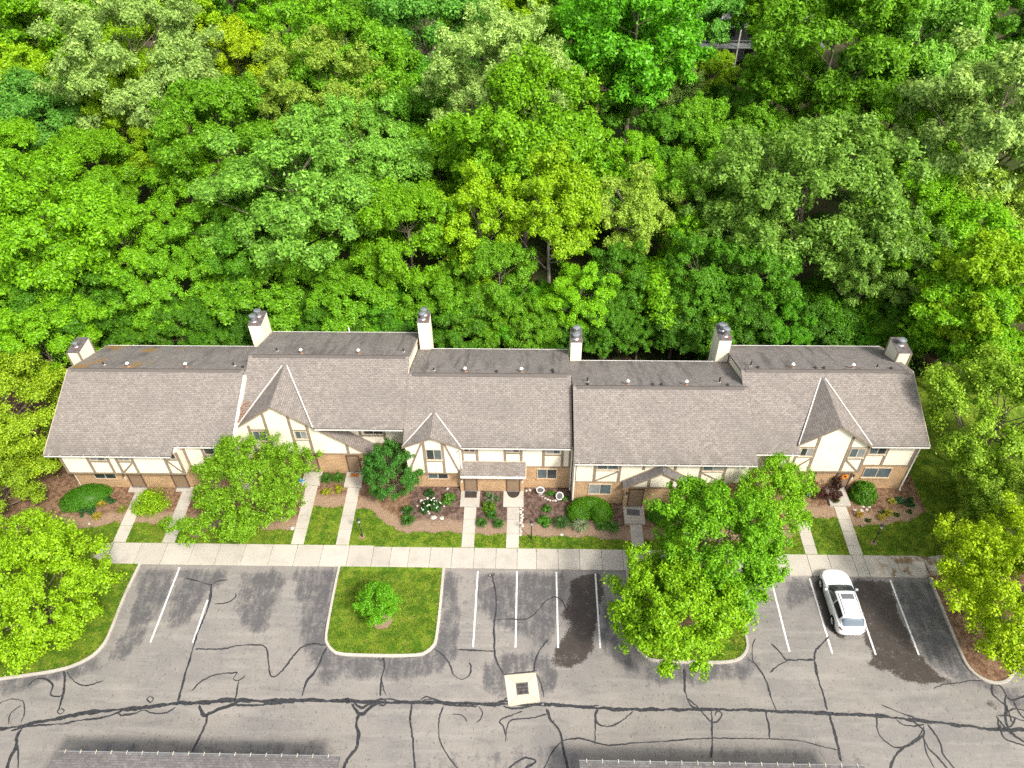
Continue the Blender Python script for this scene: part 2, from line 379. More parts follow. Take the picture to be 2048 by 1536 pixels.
STAINS={'wet':[[(3.09,-0.83),(4.06,-0.39),(5.28,-0.16),(5.3,-1.75),(4.91,-3.34),(4.41,-5.11),(4.48,-5.83),(3.77,-6.67),(2.99,-6.98),(2.44,-7.16),(1.79,-6.82),(1.91,-5.99),(2.49,-5.14),(2.98,-4.01),(2.31,-3.38),(3.04,-2.19)],[(22.24,-0.47),(24.83,-0.5),(24.45,-3.03),(24.67,-4.54),(24.85,-5.74),(25.54,-7.13),(26.35,-7.79),(24.68,-7.73),(23.5,-7.75),(22.74,-7.17),(21.31,-6.56),(21.88,-6.15),(21.73,-4.83),(22.01,-2.81)],[(19.62,-0.51),(22.12,-0.47),(22.07,-4.08),(20.17,-4.85),(19.59,-4.12)],[(27.45,-8.74),(28.1,-8.91),(28.69,-9.36),(28.23,-9.33),(27.64,-9.02)]],'dark':[[(-26.71,-0.29),(-24.13,-0.25),(-23.94,-2.6),(-24.23,-3.79),(-24.65,-4.57),(-24.56,-6.06),(-25.28,-7.15),(-26.11,-7.57),(-26.18,-6.57),(-26.04,-4.59),(-26.25,-2.5)],[(-23.99,-0.32),(-20.54,-0.34),(-20.5,-1.32),(-21.45,-2.16),(-21.66,-3.75),(-22.63,-5.04),(-23.5,-4.55),(-23.7,-2.6)],[(-19.52,-0.47),(-16.26,-0.27),(-16.53,-3.67),(-16.78,-5.45),(-15.98,-5.92),(-18.05,-4.97),(-19.1,-3.71)],[(-16.16,-0.2),(-12.98,-0.15),(-12.86,-3.36),(-12.6,-5.87),(-13.05,-7.53),(-14.05,-6.49),(-14.62,-4.91),(-14.84,-3.39),(-15.4,-2.47)],[(-12.58,-5.99),(-10.41,-6.31),(-10.1,-8.17),(-11.75,-7.97),(-11.76,-9.09),(-12.98,-7.3)],[(-32.5,-8.43),(-28.57,-7.32),(-27.03,-6.7),(-26.5,-7.98),(-29.16,-8.48),(-30.97,-9.3),(-31.94,-9.54)],[(-26.25,-12.58),(-21.39,-11.79),(-17.19,-11.92),(-12.07,-11.73),(-10.95,-12.22),(-10.35,-13.28),(-9.41,-12.39),(-9.1,-13.55),(-26.7,-13.86)],[(-12.54,-5.99),(-11.33,-6.45),(-6.86,-6.43),(-5.7,-5.76),(-5.59,-3.24),(-5.61,-0.26),(-4.39,-0.38),(-4.33,-4.5),(-4.12,-5.97),(-4.78,-7.4),(-6.26,-7.99),(-9.93,-8.17),(-12.06,-7.28)],[(-3.18,-0.36),(2.98,-0.27),(2.31,-3.38),(1.69,-5.88),(0.35,-5.17),(-1.59,-4.46),(-3.15,-3.2),(-3.37,-1.34)],[(-2.4,-6.89),(-1.31,-6.17),(1.24,-6.24),(2.21,-7.51),(1.75,-8.86),(1.01,-8.77),(0.69,-7.31),(-1.16,-7.68),(-1.02,-9.13),(-2.19,-9.04),(-2.68,-7.82)],[(5.18,-1.75),(6.14,-3.06),(6.48,-5.8),(7.42,-7.54),(6.97,-7.66),(5.85,-6.76),(4.92,-5.83)],[(-6.57,-12.73),(-3.16,-12.28),(0.89,-11.81),(3.53,-11.97),(3.26,-13.33),(-6.47,-13.5)],[(7.65,-6.73),(11.17,-6.61),(13.37,-6.52),(14.37,-5.91),(14.81,-6.96),(13.69,-7.66),(11.28,-7.98),(7.5,-8.21)],[(24.95,-0.49),(27.44,-0.46),(27.48,-1.94),(27.51,-4.24),(27.51,-5.94),(27.88,-7.43),(28.87,-7.86),(30.49,-7.72),(29.6,-9.68),(28.63,-8.41),(26.87,-7.56),(24.93,-6.45),(24.9,-4.04),(24.62,-2.51)],[(17.75,-0.4),(19.42,-0.37),(19.37,-1.93),(17.22,-3.14)],[(8.15,-11.69),(17.25,-11.63),(19.39,-12.18),(19.3,-12.48),(8.05,-12.48)]]}
CRACKS=[(0.3,[(-31.52,-11.61),(-30.94,-11.5),(-29.68,-11.27),(-28.07,-10.87),(-26.12,-10.47),(-24.08,-10.22),(-22.55,-10.03),(-21.02,-9.79),(-19.42,-9.76),(-17.34,-9.57),(-15.2,-9.53),(-13.08,-9.46),(-11.47,-9.47),(-10.4,-9.48)]),(0.26,[(-11.0,-9.5),(-10.46,-9.5),(-6.95,-9.5),(-5.46,-9.47),(-2.27,-9.53),(-1.11,-9.46)]),(0.26,[(1.21,-9.45),(3.01,-9.55),(4.58,-9.66),(6.67,-9.7),(8.24,-9.69)]),(0.26,[(8.08,-9.67),(11.01,-9.63),(14.14,-9.63),(17.96,-9.72),(20.82,-9.83),(23.3,-10.1),(25.78,-10.32),(27.23,-10.5),(29.23,-10.52),(30.04,-10.55)]),(0.16,[(-24.06,-10.27),(-24.59,-10.55),(-25.75,-10.83),(-26.66,-10.93),(-27.11,-11.12),(-27.94,-11.16),(-29.34,-11.33),(-30.27,-11.59)]),(0.14,[(-20.95,-10.01),(-21.37,-10.33),(-22.2,-10.4),(-22.8,-10.23),(-23.34,-10.47),(-24.04,-10.59),(-24.32,-10.44)]),(0.22,[(-19.98,-9.72),(-18.93,-9.63),(-17.58,-9.46),(-16.26,-9.58),(-15.06,-9.69),(-13.62,-9.43),(-12.01,-9.42)]),(0.18,[(-17.81,-9.79),(-16.52,-9.82),(-15.05,-9.71),(-13.8,-9.58)]),(0.17,[(-21.36,-1.47),(-21.15,-2.56),(-21.08,-3.74),(-21.18,-5.27),(-21.13,-6.13),(-21.07,-7.2),(-21.04,-8.46),(-20.94,-9.41),(-20.94,-9.74)]),(0.12,[(-21.34,-1.54),(-22.06,-1.35),(-23.27,-1.02)]),(0.12,[(-21.34,-1.54),(-21.0,-1.26),(-20.31,-1.11)]),(0.13,[(-20.98,-6.24),(-19.29,-6.22),(-18.35,-5.96),(-17.46,-5.91),(-16.64,-5.99),(-16.22,-6.53),(-15.91,-7.58),(-15.57,-8.03),(-15.11,-7.68),(-14.66,-6.74),(-14.15,-6.01),(-13.41,-5.76),(-12.66,-5.87)]),(0.16,[(-12.62,-6.05),(-12.95,-7.47),(-13.34,-8.22),(-13.5,-9.23)]),(0.1,[(-20.31,-9.01),(-19.87,-8.33),(-19.12,-7.92),(-18.05,-7.81),(-17.84,-7.78),(-18.0,-8.19),(-17.59,-8.29),(-17.3,-7.95)]),(0.12,[(-17.59,-8.29),(-17.54,-8.85),(-17.48,-9.46)]),(0.12,[(-30.58,-8.85),(-30.28,-8.45),(-29.65,-8.38),(-29.01,-8.82),(-28.86,-9.38),(-28.27,-9.48),(-28.15,-9.25)]),(0.16,[(-28.78,-7.85),(-28.39,-8.47),(-28.06,-9.58),(-27.97,-10.39)]),(0.12,[(-28.54,-7.9),(-27.69,-8.57),(-27.05,-8.79),(-26.45,-8.64),(-26.0,-8.4)]),(0.09,[(-22.74,-9.36),(-22.48,-9.54),(-22.59,-9.76),(-22.85,-9.55),(-22.74,-9.36)]),(0.1,[(-27.9,-10.18),(-27.62,-10.33),(-27.74,-10.55),(-28.03,-10.36),(-27.9,-10.18)]),(0.1,[(-31.88,-10.08),(-31.48,-9.8),(-31.1,-9.69),(-30.38,-9.84),(-29.96,-10.48),(-29.87,-11.11)]),(0.1,[(-30.38,-10.06),(-30.76,-10.6),(-30.55,-11.23)]),(0.22,[(-29.61,-11.42),(-29.72,-11.84),(-29.53,-12.44),(-29.5,-13.13),(-29.31,-13.81)]),(0.12,[(-29.68,-12.04),(-29.09,-13.03),(-28.76,-13.8)]),(0.18,[(-18.91,-10.4),(-18.82,-11.03),(-18.98,-11.85),(-19.09,-12.46),(-19.14,-12.95)]),(0.22,[(-19.55,-9.87),(-19.09,-10.51),(-18.8,-10.4),(-18.26,-10.07),(-17.31,-9.67)]),(0.1,[(-20.71,-3.02),(-19.81,-2.87),(-19.45,-2.47),(-19.52,-2.2)]),(0.15,[(-8.92,-6.53),(-8.7,-7.23),(-8.77,-7.92),(-8.7,-9.15)]),(0.08,[(-9.07,-6.59),(-9.16,-6.77),(-8.93,-6.82),(-8.79,-6.62),(-9.02,-6.55)]),(0.07,[(-8.74,-8.15),(-8.55,-8.7),(-8.34,-9.09)]),(0.24,[(-10.39,-9.61),(-9.92,-10.19),(-9.6,-10.24),(-9.14,-9.81),(-8.66,-9.42)]),(0.18,[(-10.24,-9.56),(-9.76,-9.87),(-9.37,-9.7),(-8.68,-9.31),(-8.34,-9.41),(-8.36,-9.69),(-8.73,-9.69)]),(0.25,[(-9.77,-10.14),(-9.88,-10.77),(-9.67,-11.39),(-9.64,-12.2),(-10.0,-12.79),(-10.28,-13.48)]),(0.15,[(-6.73,-9.55),(-6.72,-10.51),(-6.44,-11.64),(-6.31,-12.34),(-6.12,-13.4)]),(0.1,[(-4.81,-9.68),(-5.0,-10.48),(-4.91,-11.51),(-4.59,-12.21),(-4.14,-12.79),(-3.6,-13.36)]),(0.15,[(-2.33,-0.35),(-1.98,-1.72),(-1.87,-3.18),(-2.0,-4.21),(-1.92,-5.45),(-1.74,-6.65),(-1.27,-7.57)]),(0.09,[(-2.33,-0.28),(-2.09,-0.42),(-2.32,-0.63),(-2.54,-0.49),(-2.33,-0.28)]),(0.1,[(-1.84,-3.89),(-0.81,-3.79),(-0.0,-3.83),(0.69,-3.4),(1.39,-2.48),(1.98,-2.14),(2.45,-2.33),(2.72,-2.98)]),(0.12,[(-4.22,-6.03),(-2.99,-6.05),(-1.87,-6.08)]),(0.11,[(-5.74,-5.94),(-4.96,-6.58),(-4.58,-7.16),(-4.38,-7.68),(-3.86,-8.01),(-3.39,-7.72),(-3.29,-7.14),(-3.45,-6.85)]),(0.08,[(-7.61,-6.68),(-6.64,-6.49),(-5.79,-6.0)]),(0.12,[(1.53,-5.21),(0.91,-6.13),(0.69,-6.84),(0.63,-7.42)]),(0.11,[(-1.27,-7.63),(-0.4,-7.53),(0.8,-7.36)]),(0.1,[(0.74,-7.53),(1.01,-8.1),(1.17,-8.65),(1.22,-9.09)]),(0.18,[(1.37,-9.74),(1.62,-10.37),(2.13,-11.08),(2.31,-11.99),(2.57,-13.25)]),(0.11,[(1.42,-10.05),(0.37,-10.34),(-0.67,-10.46),(-0.97,-10.98),(-1.03,-11.75)]),(0.1,[(-0.05,-9.92),(-1.35,-10.47),(-1.18,-10.83),(-1.01,-11.34)]),(0.14,[(4.14,-11.81),(4.27,-10.53),(4.3,-10.01),(4.47,-9.68)]),(0.1,[(4.47,-9.68),(4.29,-10.11),(4.42,-10.58),(4.93,-10.73),(5.56,-10.56),(6.56,-9.81)]),(0.09,[(1.18,-13.27),(1.59,-12.4),(2.22,-11.69),(3.14,-11.47),(3.95,-11.61),(4.95,-11.82),(6.49,-11.67),(8.02,-11.56)]),(0.1,[(-2.69,-9.64),(-2.46,-10.07),(-2.55,-10.44),(-2.8,-10.65)]),(0.09,[(-4.24,-10.15),(-3.6,-10.25),(-3.32,-10.61)]),(0.13,[(-0.81,-13.21),(-0.12,-12.72),(0.18,-12.62),(0.74,-12.75),(0.58,-12.95),(0.09,-13.2)]),(0.15,[(-1.27,-9.62),(-0.68,-9.79),(0.16,-9.65),(1.11,-9.42)]),(0.12,[(-6.22,-9.32),(-5.92,-9.16),(-5.48,-9.26),(-4.82,-9.57),(-3.86,-9.66),(-2.8,-9.68)]),(0.12,[(-1.27,-9.46),(-1.12,-9.18),(-0.96,-9.13)]),(0.15,[(9.96,-7.04),(9.83,-8.73),(10.09,-9.48),(10.9,-9.68)]),(0.12,[(9.85,-8.95),(10.5,-9.58),(11.0,-10.31),(11.41,-10.36),(11.8,-9.88),(11.52,-9.72),(11.37,-9.99)]),(0.15,[(11.21,-9.68),(11.07,-10.83),(10.76,-12.43)]),(0.11,[(14.4,-9.62),(14.43,-10.46),(14.3,-11.28)]),(0.08,[(8.06,-11.56),(10.23,-11.35),(13.28,-11.3),(15.8,-11.35),(17.23,-11.68),(18.03,-11.86)]),(0.18,[(18.17,-9.72),(18.16,-10.5),(18.13,-11.51),(18.1,-12.5)]),(0.15,[(18.06,-9.56),(18.11,-8.37),(18.09,-7.25),(18.15,-6.38)]),(0.11,[(18.15,-6.38),(18.35,-5.85),(18.95,-5.24),(19.53,-4.74)]),(0.13,[(18.15,-6.38),(17.34,-6.37),(16.46,-6.41),(16.14,-5.88),(15.72,-5.29)]),(0.09,[(16.44,-6.47),(15.71,-6.83),(15.24,-7.24)]),(0.11,[(14.02,-6.27),(14.51,-6.85),(14.86,-7.76),(14.93,-8.86),(15.08,-9.61)]),(0.08,[(14.51,-6.85),(14.33,-6.39),(14.52,-5.43),(14.79,-4.94)]),(0.09,[(20.91,-9.88),(20.72,-10.66),(20.88,-11.27),(21.45,-11.66),(22.19,-11.54),(22.97,-11.03),(23.5,-10.41)]),(0.17,[(22.76,-9.9),(23.19,-10.41),(23.35,-10.82),(22.56,-11.34),(21.72,-11.75),(21.15,-12.25),(20.68,-12.93)]),(0.11,[(23.21,-10.92),(23.26,-11.62),(23.65,-12.21),(23.98,-12.87)]),(0.13,[(23.74,-10.3),(24.05,-11.11),(24.02,-12.0),(24.38,-12.86)]),(0.08,[(23.28,-11.02),(23.09,-11.82),(23.23,-12.79)]),(0.1,[(21.45,-9.18),(22.79,-9.8),(23.34,-10.0)]),(0.1,[(22.0,-10.02),(22.31,-10.33),(22.89,-10.42),(23.54,-10.3)]),(0.13,[(28.54,-7.75),(28.31,-8.42),(28.71,-8.95),(28.79,-9.48),(28.72,-10.11)]),(0.11,[(28.57,-7.81),(28.97,-7.86),(29.1,-8.4),(28.86,-8.84),(28.59,-9.7)]),(0.13,[(29.06,-8.62),(29.43,-8.73),(30.14,-8.5),(31.0,-8.26)]),(0.12,[(27.97,-9.71),(28.23,-10.53),(28.91,-11.23),(29.45,-11.62)]),(0.12,[(27.95,-10.23),(27.9,-11.04),(28.82,-11.43),(29.4,-11.71)]),(0.12,[(28.07,-9.71),(28.7,-9.7),(29.46,-10.0),(30.15,-10.09)]),(0.14,[(28.87,-9.06),(28.49,-9.7),(28.38,-10.43),(28.61,-11.03)]),(0.12,[(29.38,-8.83),(29.41,-9.47),(29.56,-9.79),(30.0,-9.99)]),(0.07,[(24.92,-8.09),(25.71,-7.8),(26.59,-7.73),(27.4,-7.55),(28.45,-7.59)]),(0.11,[(28.38,-9.7),(29.19,-9.27),(29.75,-9.36),(30.34,-9.25)]),(0.11,[(28.03,-9.81),(27.82,-10.54),(28.52,-10.32),(29.06,-9.79)])]
xs=np.arange(-40,38.01,.12); ys=np.arange(-21,.06,.12)
X,Y=np.meshgrid(xs,ys); wet=np.zeros(X.shape); dark=np.zeros(X.shape)
for p in STAINS['wet']: wet=np.maximum(wet,inside(X,Y,p))
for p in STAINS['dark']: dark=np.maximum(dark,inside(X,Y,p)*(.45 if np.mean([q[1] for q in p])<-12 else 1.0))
lot=grid_mesh('parking_lot',xs,ys,lambda x,y:0*x,np.ones((len(ys)-1,len(xs)-1),bool),{'wet':blur(wet,4),'dark':blur(dark,9)},M['asphalt'])
tag(link(bpy.data.objects.new('parking_lot',lot)),kind='structure')

KL=[(-26.85,.02),(-26.95,-2.5),(-26.88,-4.75),(-26.9,-5.87),(-27.25,-6.72),(-28.05,-7.40),(-29.4,-7.90),(-32.4,-8.45),(-36.0,-9.1),(-46,-10.9)]
K1=[(-12.88,.02),(-12.86,-2.5),(-12.78,-5.05),(-12.6,-5.76),(-12.15,-6.24),(-11.5,-6.48),(-9.06,-6.54),(-6.85,-6.47),(-6.18,-6.25),(-5.77,-5.8),(-5.65,-5.3),(-5.6,-3.3),(-5.62,.02)]
K2=[(7.0,.02),(7.02,-3.3),(7.05,-5.2),(7.2,-5.85),(7.65,-6.35),(8.3,-6.6),(11.0,-6.66),(12.5,-6.63),(13.35,-6.45),(13.86,-6.08),(14.15,-5.55),(14.2,-5.0),(14.22,-2.5),(14.24,.02)]
KR=[(27.5,-.28),(27.46,-1.9),(27.44,-3.7),(27.42,-5.75),(27.54,-6.75),(27.94,-7.36),(28.65,-7.70),(29.45,-7.58),(30.1,-7.1),(31.5,-6.0),(34.5,-5.0),(46,-4.2)]
def kerb(name,path):
    P=catmull(path,.25); T=np.gradient(P,axis=0); T/=np.linalg.norm(T,axis=1)[:,None]; N=np.stack([-T[:,1],T[:,0]],1)
    prof=[(-.09,-.02),(-.085,.125),(-.06,.15),(.075,.15),(.09,.13),(.09,-.02)]
    V=[];F=[];k=len(prof)
    for p,n in zip(P,N):
        for o,z in prof: V.append((p[0]+n[0]*o,p[1]+n[1]*o,z))
    for i in range(len(P)-1):
        for j in range(k-1): F.append((i*k+j,i*k+j+1,(i+1)*k+j+1,(i+1)*k+j))
    b=MB(); b.add(V,F); o=b.build(name,M['kerb_concrete']); tag(o,kind='structure'); return P
PL=kerb('kerb',KL); P1=kerb('kerb',K1); P2=kerb('kerb',K2); PR=kerb('kerb',KR)

# lawns and planting beds
xs=np.arange(-48,44.01,.12); ys=np.arange(-11.5,19.9,.12)
X,Y=np.meshgrid(xs,ys); Xc=X[:-1,:-1]+.06; Yc=Y[:-1,:-1]+.06
keep=(Yc>np.where(Xc<12,1.56,1.35))
for poly in (list(map(tuple,PL))+[(-46,.1),(-26.85,.1)], list(map(tuple,P1)), list(map(tuple,P2)), list(map(tuple,PR))+[(46,.1),(27.5,.1)]):
    keep|=inside(Xc,Yc,poly)
keep|=((Xc<-29.3)&(Yc>-.3)&(Yc<1.6))|((Xc>27.8)&(Yc>-.5)&(Yc<1.6))|((Xc<-29.3)&(Yc>-3)&(Yc<1.6))
keep&=~((Yc>10.5)&(Xc>-33)&(Xc<27))
ML=[(-48,2.2),(-38,2.3),(-35.79,2.55),(-34.84,2.82),(-33.6,2.93),(-32.31,2.77),(-31.03,3.14),(-30.21,3.41),(-29.17,3.52),(-28.2,3.44),(-25.88,3.39),(-24.98,3.05),(-20.34,3.15),(-19.25,3.08),(-17.51,2.93),(-16.61,3.03),(-16.31,5.07),(-15.69,5.08),(-13.58,5.06),(-12.33,4.94),(-11.52,4.86),(-10.94,4.42),(-10.12,3.64),(-9.3,3.05),(-8.4,2.88),(-6.92,2.93),(-5.51,2.95),(-4.53,2.92),(-3.54,2.81),(-1.37,2.8),(-.39,2.77),(.8,2.7),(2.19,2.68),(3.13,2.71),(4.87,2.69),(5.9,2.49),(7.41,2.39),(12,2.5),(18.26,2.45),(19.12,2.92),(20.2,4.5),(21.85,4.62),(22.62,4.58),(23.64,3.88),(25.13,3.99),(26.33,4.15),(27.55,4.36),(28.5,4.86),(30,5.3),(31,9),(44,9.5)]
mx,my=zip(*ML); yb=np.interp(X,mx,my)+.08*np.sin(X*3.1)+.05*np.sin(X*7.7)
mul=((Y>yb)&(Y<8.9)).astype(float)
mul[(X>27.4)&(Y<1.4)]=1.0
mul[(X>29.2)&(Y>5)]=0.0; mul[(X<-34.2)&(Y>3)]=1.0
for cx,cy_,r in((-9.25,-4.15,.62),(-11.67,2.45,.22),(24.59,2.5,.25),(-23.75,2.85,.6),(10.4,-3.6,.8),(-31.2,-4.2,.8),(18.4,2.4,.5)):
    mul=np.maximum(mul,((X-cx)**2+(Y-cy_)**2<r*r).astype(float))
pale=np.clip(1.2-np.abs(Y-yb-.3)/1.1,0,1)*((X>-36)&(X<29)&(Y>0)); pale=np.maximum(pale,((X+9.25)**2+(Y+4.15)**2<.5))
pale=np.maximum(pale,((X+11.67)**2+(Y-2.45)**2<.06)|((X-24.59)**2+(Y-2.5)**2<.07)|((X+23.75)**2+(Y-2.85)**2<.4))
yard=grid_mesh('lawn',xs,ys,lambda x,y:yard_z(y)+.012*np.sin(x*1.7)*np.sin(y*2.1),keep,{'mulch':blur(mul,2),'pale':blur(pale,3)},M['yard'])
tag(link(bpy.data.objects.new('lawn',yard)),kind='structure')
# grass blades standing on the lawn
def grass():
    n=90000
    px=rng.uniform(-40,36,n*6); py=rng.uniform(-9,8,n*6)
    ix=((px+48)/.12).astype(int); iy=((py+11.5)/.12).astype(int)
    ok=keep[iy,ix]&(mul[iy,ix]<.5)&~((py<1.76)&(py>-.35)&(px>-29.5)&(px<27.8))
    for x0,x1,_ in WALKS: ok&=~((px>x0-.03)&(px<x1+.03)&(py>1.6))
    px,py=px[ok][:n],py[ok][:n]; n=len(px)
    h=rng.uniform(.05,.11,n); a=rng.uniform(0,6.283,n); wd=rng.uniform(.02,.035,n)
    z=yard_z(py)-.012; lx=rng.normal(0,.03,n); ly=rng.normal(0,.03,n)
    V=np.stack([np.stack([px-np.cos(a)*wd,py-np.sin(a)*wd,z],1),np.stack([px+np.cos(a)*wd,py+np.sin(a)*wd,z],1),np.stack([px+lx,py+ly,z+h],1)],1).reshape(-1,3)
    me=np_mesh('grass',V,np.arange(3*n).reshape(-1,3),M['leaf'],{'v':np.repeat(rng.random(n),3),'h':np.repeat((rng.random(n)<.2)*1.0,3)})
    o=link(bpy.data.objects.new('grass',me)); o.color=(.12,.20,.018,1); tag(o,'short mown green grass of the lawns and islands','grass',kind='stuff')

# sidewalk of separate slabs
sw=MB(); sw.box(-29.3,27.55,.03,1.40,-.02,.07); sw=tag(sw.build('sidewalk',M['kerb_concrete']),kind='structure')
J=[-29.34,-27.3,-25.45,-23.51,-21.65,-19.82,-17.9,-16.13,-14.31,-12.44,-10.7,-9.43,-8.15,-6.65,-5.13,-3.58,-2.04,-.56,.78,2.3,3.8,5.33,6.81,8.3,9.8,11.3,12.8,14.3,15.6,17.0,18.05,19.61,21.05,22.73,23.5,25.69,27.57]
for a,b in zip(J[:-1],J[1:]):
    y0,y1=(0.0,1.75) if b<-10.6 else ((0,1.66) if b<12 else (-.27,1.44))
    s=MB(); dz=random.uniform(-.004,.004); j=.014
    s.box(a+j,b-j,y0,y1,.0,.12+dz); bevel(s.build('slab',M['concrete'],sw),.015,2)
s=MB(); s.add([(-30.3,.5,.125),(-29.36,.05,.125),(-29.36,1.75,.125),(-30.1,1.6,.125)],[(0,1,2,3)]); s.build('slab',M['concrete'],sw)
s=MB(); s.hexa([(27.6,-.2,0),(31,.6,0),(31,1.9,0),(27.6,1.3,0)],[(27.6,-.2,.12),(31,.6,.12),(31,1.9,.12),(27.6,1.3,.12)]); s.build('slab',M['concrete'],sw)

# walkways to the doors: (x0, x1, [slab joints in y]) and the raised door slabs
WALKS=[(-29.45,-28.55,[1.78,3.2,4.6,6.2]),(-25.9,-25.0,[1.78,3.2,4.6,6.3]),(-16.65,-15.75,[1.78,3.1,4.3,5.5,7.0]),(-13.45,-12.53,[1.78,3.1,4.3,5.5,6.85]),
 (-4.52,-3.63,[1.69,2.9,4.1,5.17]),(-1.36,-.46,[1.69,2.9,4.1,5.2]),(7.52,8.40,[1.69,2.8,3.79]),(11.2,12.1,[1.69,2.8,3.9]),(19.55,20.4,[1.47,2.2,3.3,4.4,5.8]),(22.63,23.53,[1.47,2.2,3.4,4.5,5.58])]
for x0,x1,jy in WALKS:
    b=MB(); b.hexa([(x0+.02,jy[0]+.05,0),(x1-.02,jy[0]+.05,0),(x1-.02,jy[-1],0),(x0+.02,jy[-1],0)],[(x,y,gz(y)-.02) for x,y in((x0+.02,jy[0]+.05),(x1-.02,jy[0]+.05),(x1-.02,jy[-1]),(x0+.02,jy[-1]))])
    wk=tag(b.build('walkway',M['kerb_concrete']),kind='structure')
    for a,c in zip(jy[:-1],jy[1:]):
        s=MB(); j=.012; d=random.uniform(0,.012)
        s.hexa([(x0,a+j,.0),(x1,a+j,.0),(x1,c-j,.0),(x0,c-j,.0)],[(x0,a+j,gz(a)+.025+d),(x1,a+j,gz(a)+.025+d),(x1,c-j,gz(c)+.025+d),(x0,c-j,gz(c)+.025+d)])
        bevel(s.build('slab',M['concrete'],wk),.012,1)
STEPS=[(-30.0,-28.7,6.2,6.68,.33),(-26.4,-25.1,6.3,6.72,.33),(-17.0,-15.6,7.0,8.28,.46),(-13.75,-12.42,6.86,8.28,.46),(-4.86,-3.42,5.18,6.68,.31),(-1.67,-.16,5.22,6.68,.31),(7.15,8.66,3.80,5.33,.32),(10.9,12.4,3.9,5.33,.32),(19.4,20.6,5.8,6.9,.4),(22.33,23.84,5.59,7.25,.42)]
STEP_WHERE=['the bright shrub at the first house','the locust tree at the first house','the lawn strip of the second house','the orange doormat','the shingled porch roof, dark mat on it','the shingled porch roof, half-round mat on it','the grey rectangular mat','the big tree by the fourth house','the small tree at the fifth house','the potted plant']
for i,(x0,x1,y0,y1,z) in enumerate(STEPS):
    s=MB(); s.box(x0,x1,y0,y1,.0,z); o=bevel(s.build('door_step',M['concrete']),.02,2); tag(o,kind='structure')
grass()

# painted stall lines
for x,y0,y1 in((-24.01,-5.84,-.18),(-21.27,-5.82,-2.7),(-3.25,-5.84,-.19),(-.55,-5.82,-.15),(2.16,-5.8,-.17),(4.83,-5.78,-.24),(16.75,-5.82,-.4),(19.4,-5.89,-.42),(22.1,-5.95,-.45),(24.8,-5.92,-.43)):
    b=MB(); n=14; vs=[]
    for i in range(n+1):
        y=y0+(y1-y0)*i/n; e=random.uniform(-.006,.006); vs+= [(x-.055+e,y,.004),(x+.055+e,y,.004)]
    b.add(vs,[(2*i,2*i+1,2*i+3,2*i+2) for i in range(n)])
    tag(b.build('stall_line',M['paint_white']),kind='structure')
# tar lines that seal the cracks; the long seam was gone over several times
_r=np.random.default_rng(9); _seam=[q for k in range(4) for q in CRACKS[k][1]]
for k in range(3):
    a=int(_r.integers(0,len(_seam)-7)); seg=_seam[a:a+int(_r.integers(5,8))]
    CRACKS.append((.10+.08*_r.random(),[(x+_r.normal(0,.08),y+_r.normal(0,.08)) for x,y in catmull(seg,.9)]))
for k in range(0):
    a=int(_r.integers(0,len(_seam)-2)); q=_r.random(); x0=_seam[a][0]*(1-q)+_seam[a+1][0]*q; y0=_seam[a][1]*(1-q)+_seam[a+1][1]*q; s=_r.choice([-1,1])
    CRACKS.append((.06+.05*_r.random(),[(x0,y0),(x0+_r.normal(0,.2),y0+s*.3),(x0+_r.normal(.2,.4),y0+s*.65),(x0+_r.normal(.5,.3),y0+s*.5),(x0+_r.normal(.7,.2),y0+s*.1)]))

for i,(wd,pts) in enumerate(CRACKS):
    P=catmull(pts,.12); n=len(P); P=P+np.random.default_rng(i+900).normal(0,.012,P.shape)
    if n<3: continue
    T=np.gradient(P,axis=0); T/=np.linalg.norm(T,axis=1)[:,None]+1e-9; N=np.stack([-T[:,1],T[:,0]],1)
    r=np.random.default_rng(i); k=np.convolve(r.normal(0,1,n+8),np.ones(5)/5,'valid')[:n]; k2=np.convolve(r.normal(0,1,n+8),np.ones(5)/5,'valid')[:n]
    hw=wd*.36*(1+.75*k); hw2=wd*.36*(1+.75*k2); hw=np.clip(hw,wd*.12,None); hw2=np.clip(hw2,wd*.12,None)
    for e in (0,-1): hw[e]*=.35; hw2[e]*=.35
    z=.003+.0002*i
    V=np.concatenate([np.column_stack([P+N*hw[:,None],np.full(n,z)]),np.column_stack([P-N*hw2[:,None],np.full(n,z)])])
    a=np.arange(n-1); F=np.stack([a,a+1,a+1+n,a+n],1)[:,::-1]
    o=link(bpy.data.objects.new('crack_seal',np_mesh('crack_seal',V,F,M['sealant']))); tag(o,kind='structure')

# storm drain: four sloping apron slabs round an iron grate
dr=empty('storm_drain',(-.08,-8.53,.036)); tag(dr,'square concrete storm drain with iron grate sunk in the asphalt','drain')
ac=[(-1.22,-7.68),(.74,-7.48),(1.0,-9.31),(-.9,-9.65)]; ic=[(-.46,-8.19),(.21,-8.13),(.30,-8.85),(-.37,-8.92)]
for i in range(4):
    j=(i+1)%4; q=[ac[i],ac[j],ic[j],ic[i]]; cx=sum(p[0] for p in q)/4; cy2=sum(p[1] for p in q)/4
    q=[(p[0]+(cx-p[0])*.02+.08,p[1]+(cy2-p[1])*.02+8.53) for p in q]; z=[.002,.002,-.002,-.002]
    b=MB(); b.hexa([(p[0],p[1],-.06) for p in q][::-1],[(p[0],p[1],zz) for p,zz in zip(q,z)][::-1]); b.build('apron_slab',M['apron_concrete'],dr)
b=MB(); b.box(-.36,.36,-.37,.37,-.06,-.03); gr=b.build('grate',M['dark_metal'],dr); gr.rotation_euler=(0,0,R_(6)); gr.location=(-.0,0,.01)
b=MB()
for s_ in(-1,1): b.box(-.37,.37,s_*.34-.03,s_*.34+.03,-.03,.012); b.box(s_*.34-.03,s_*.34+.03,-.31,.31,-.03,.012)
b.build('grate_frame',M['chimney_cap'],gr)
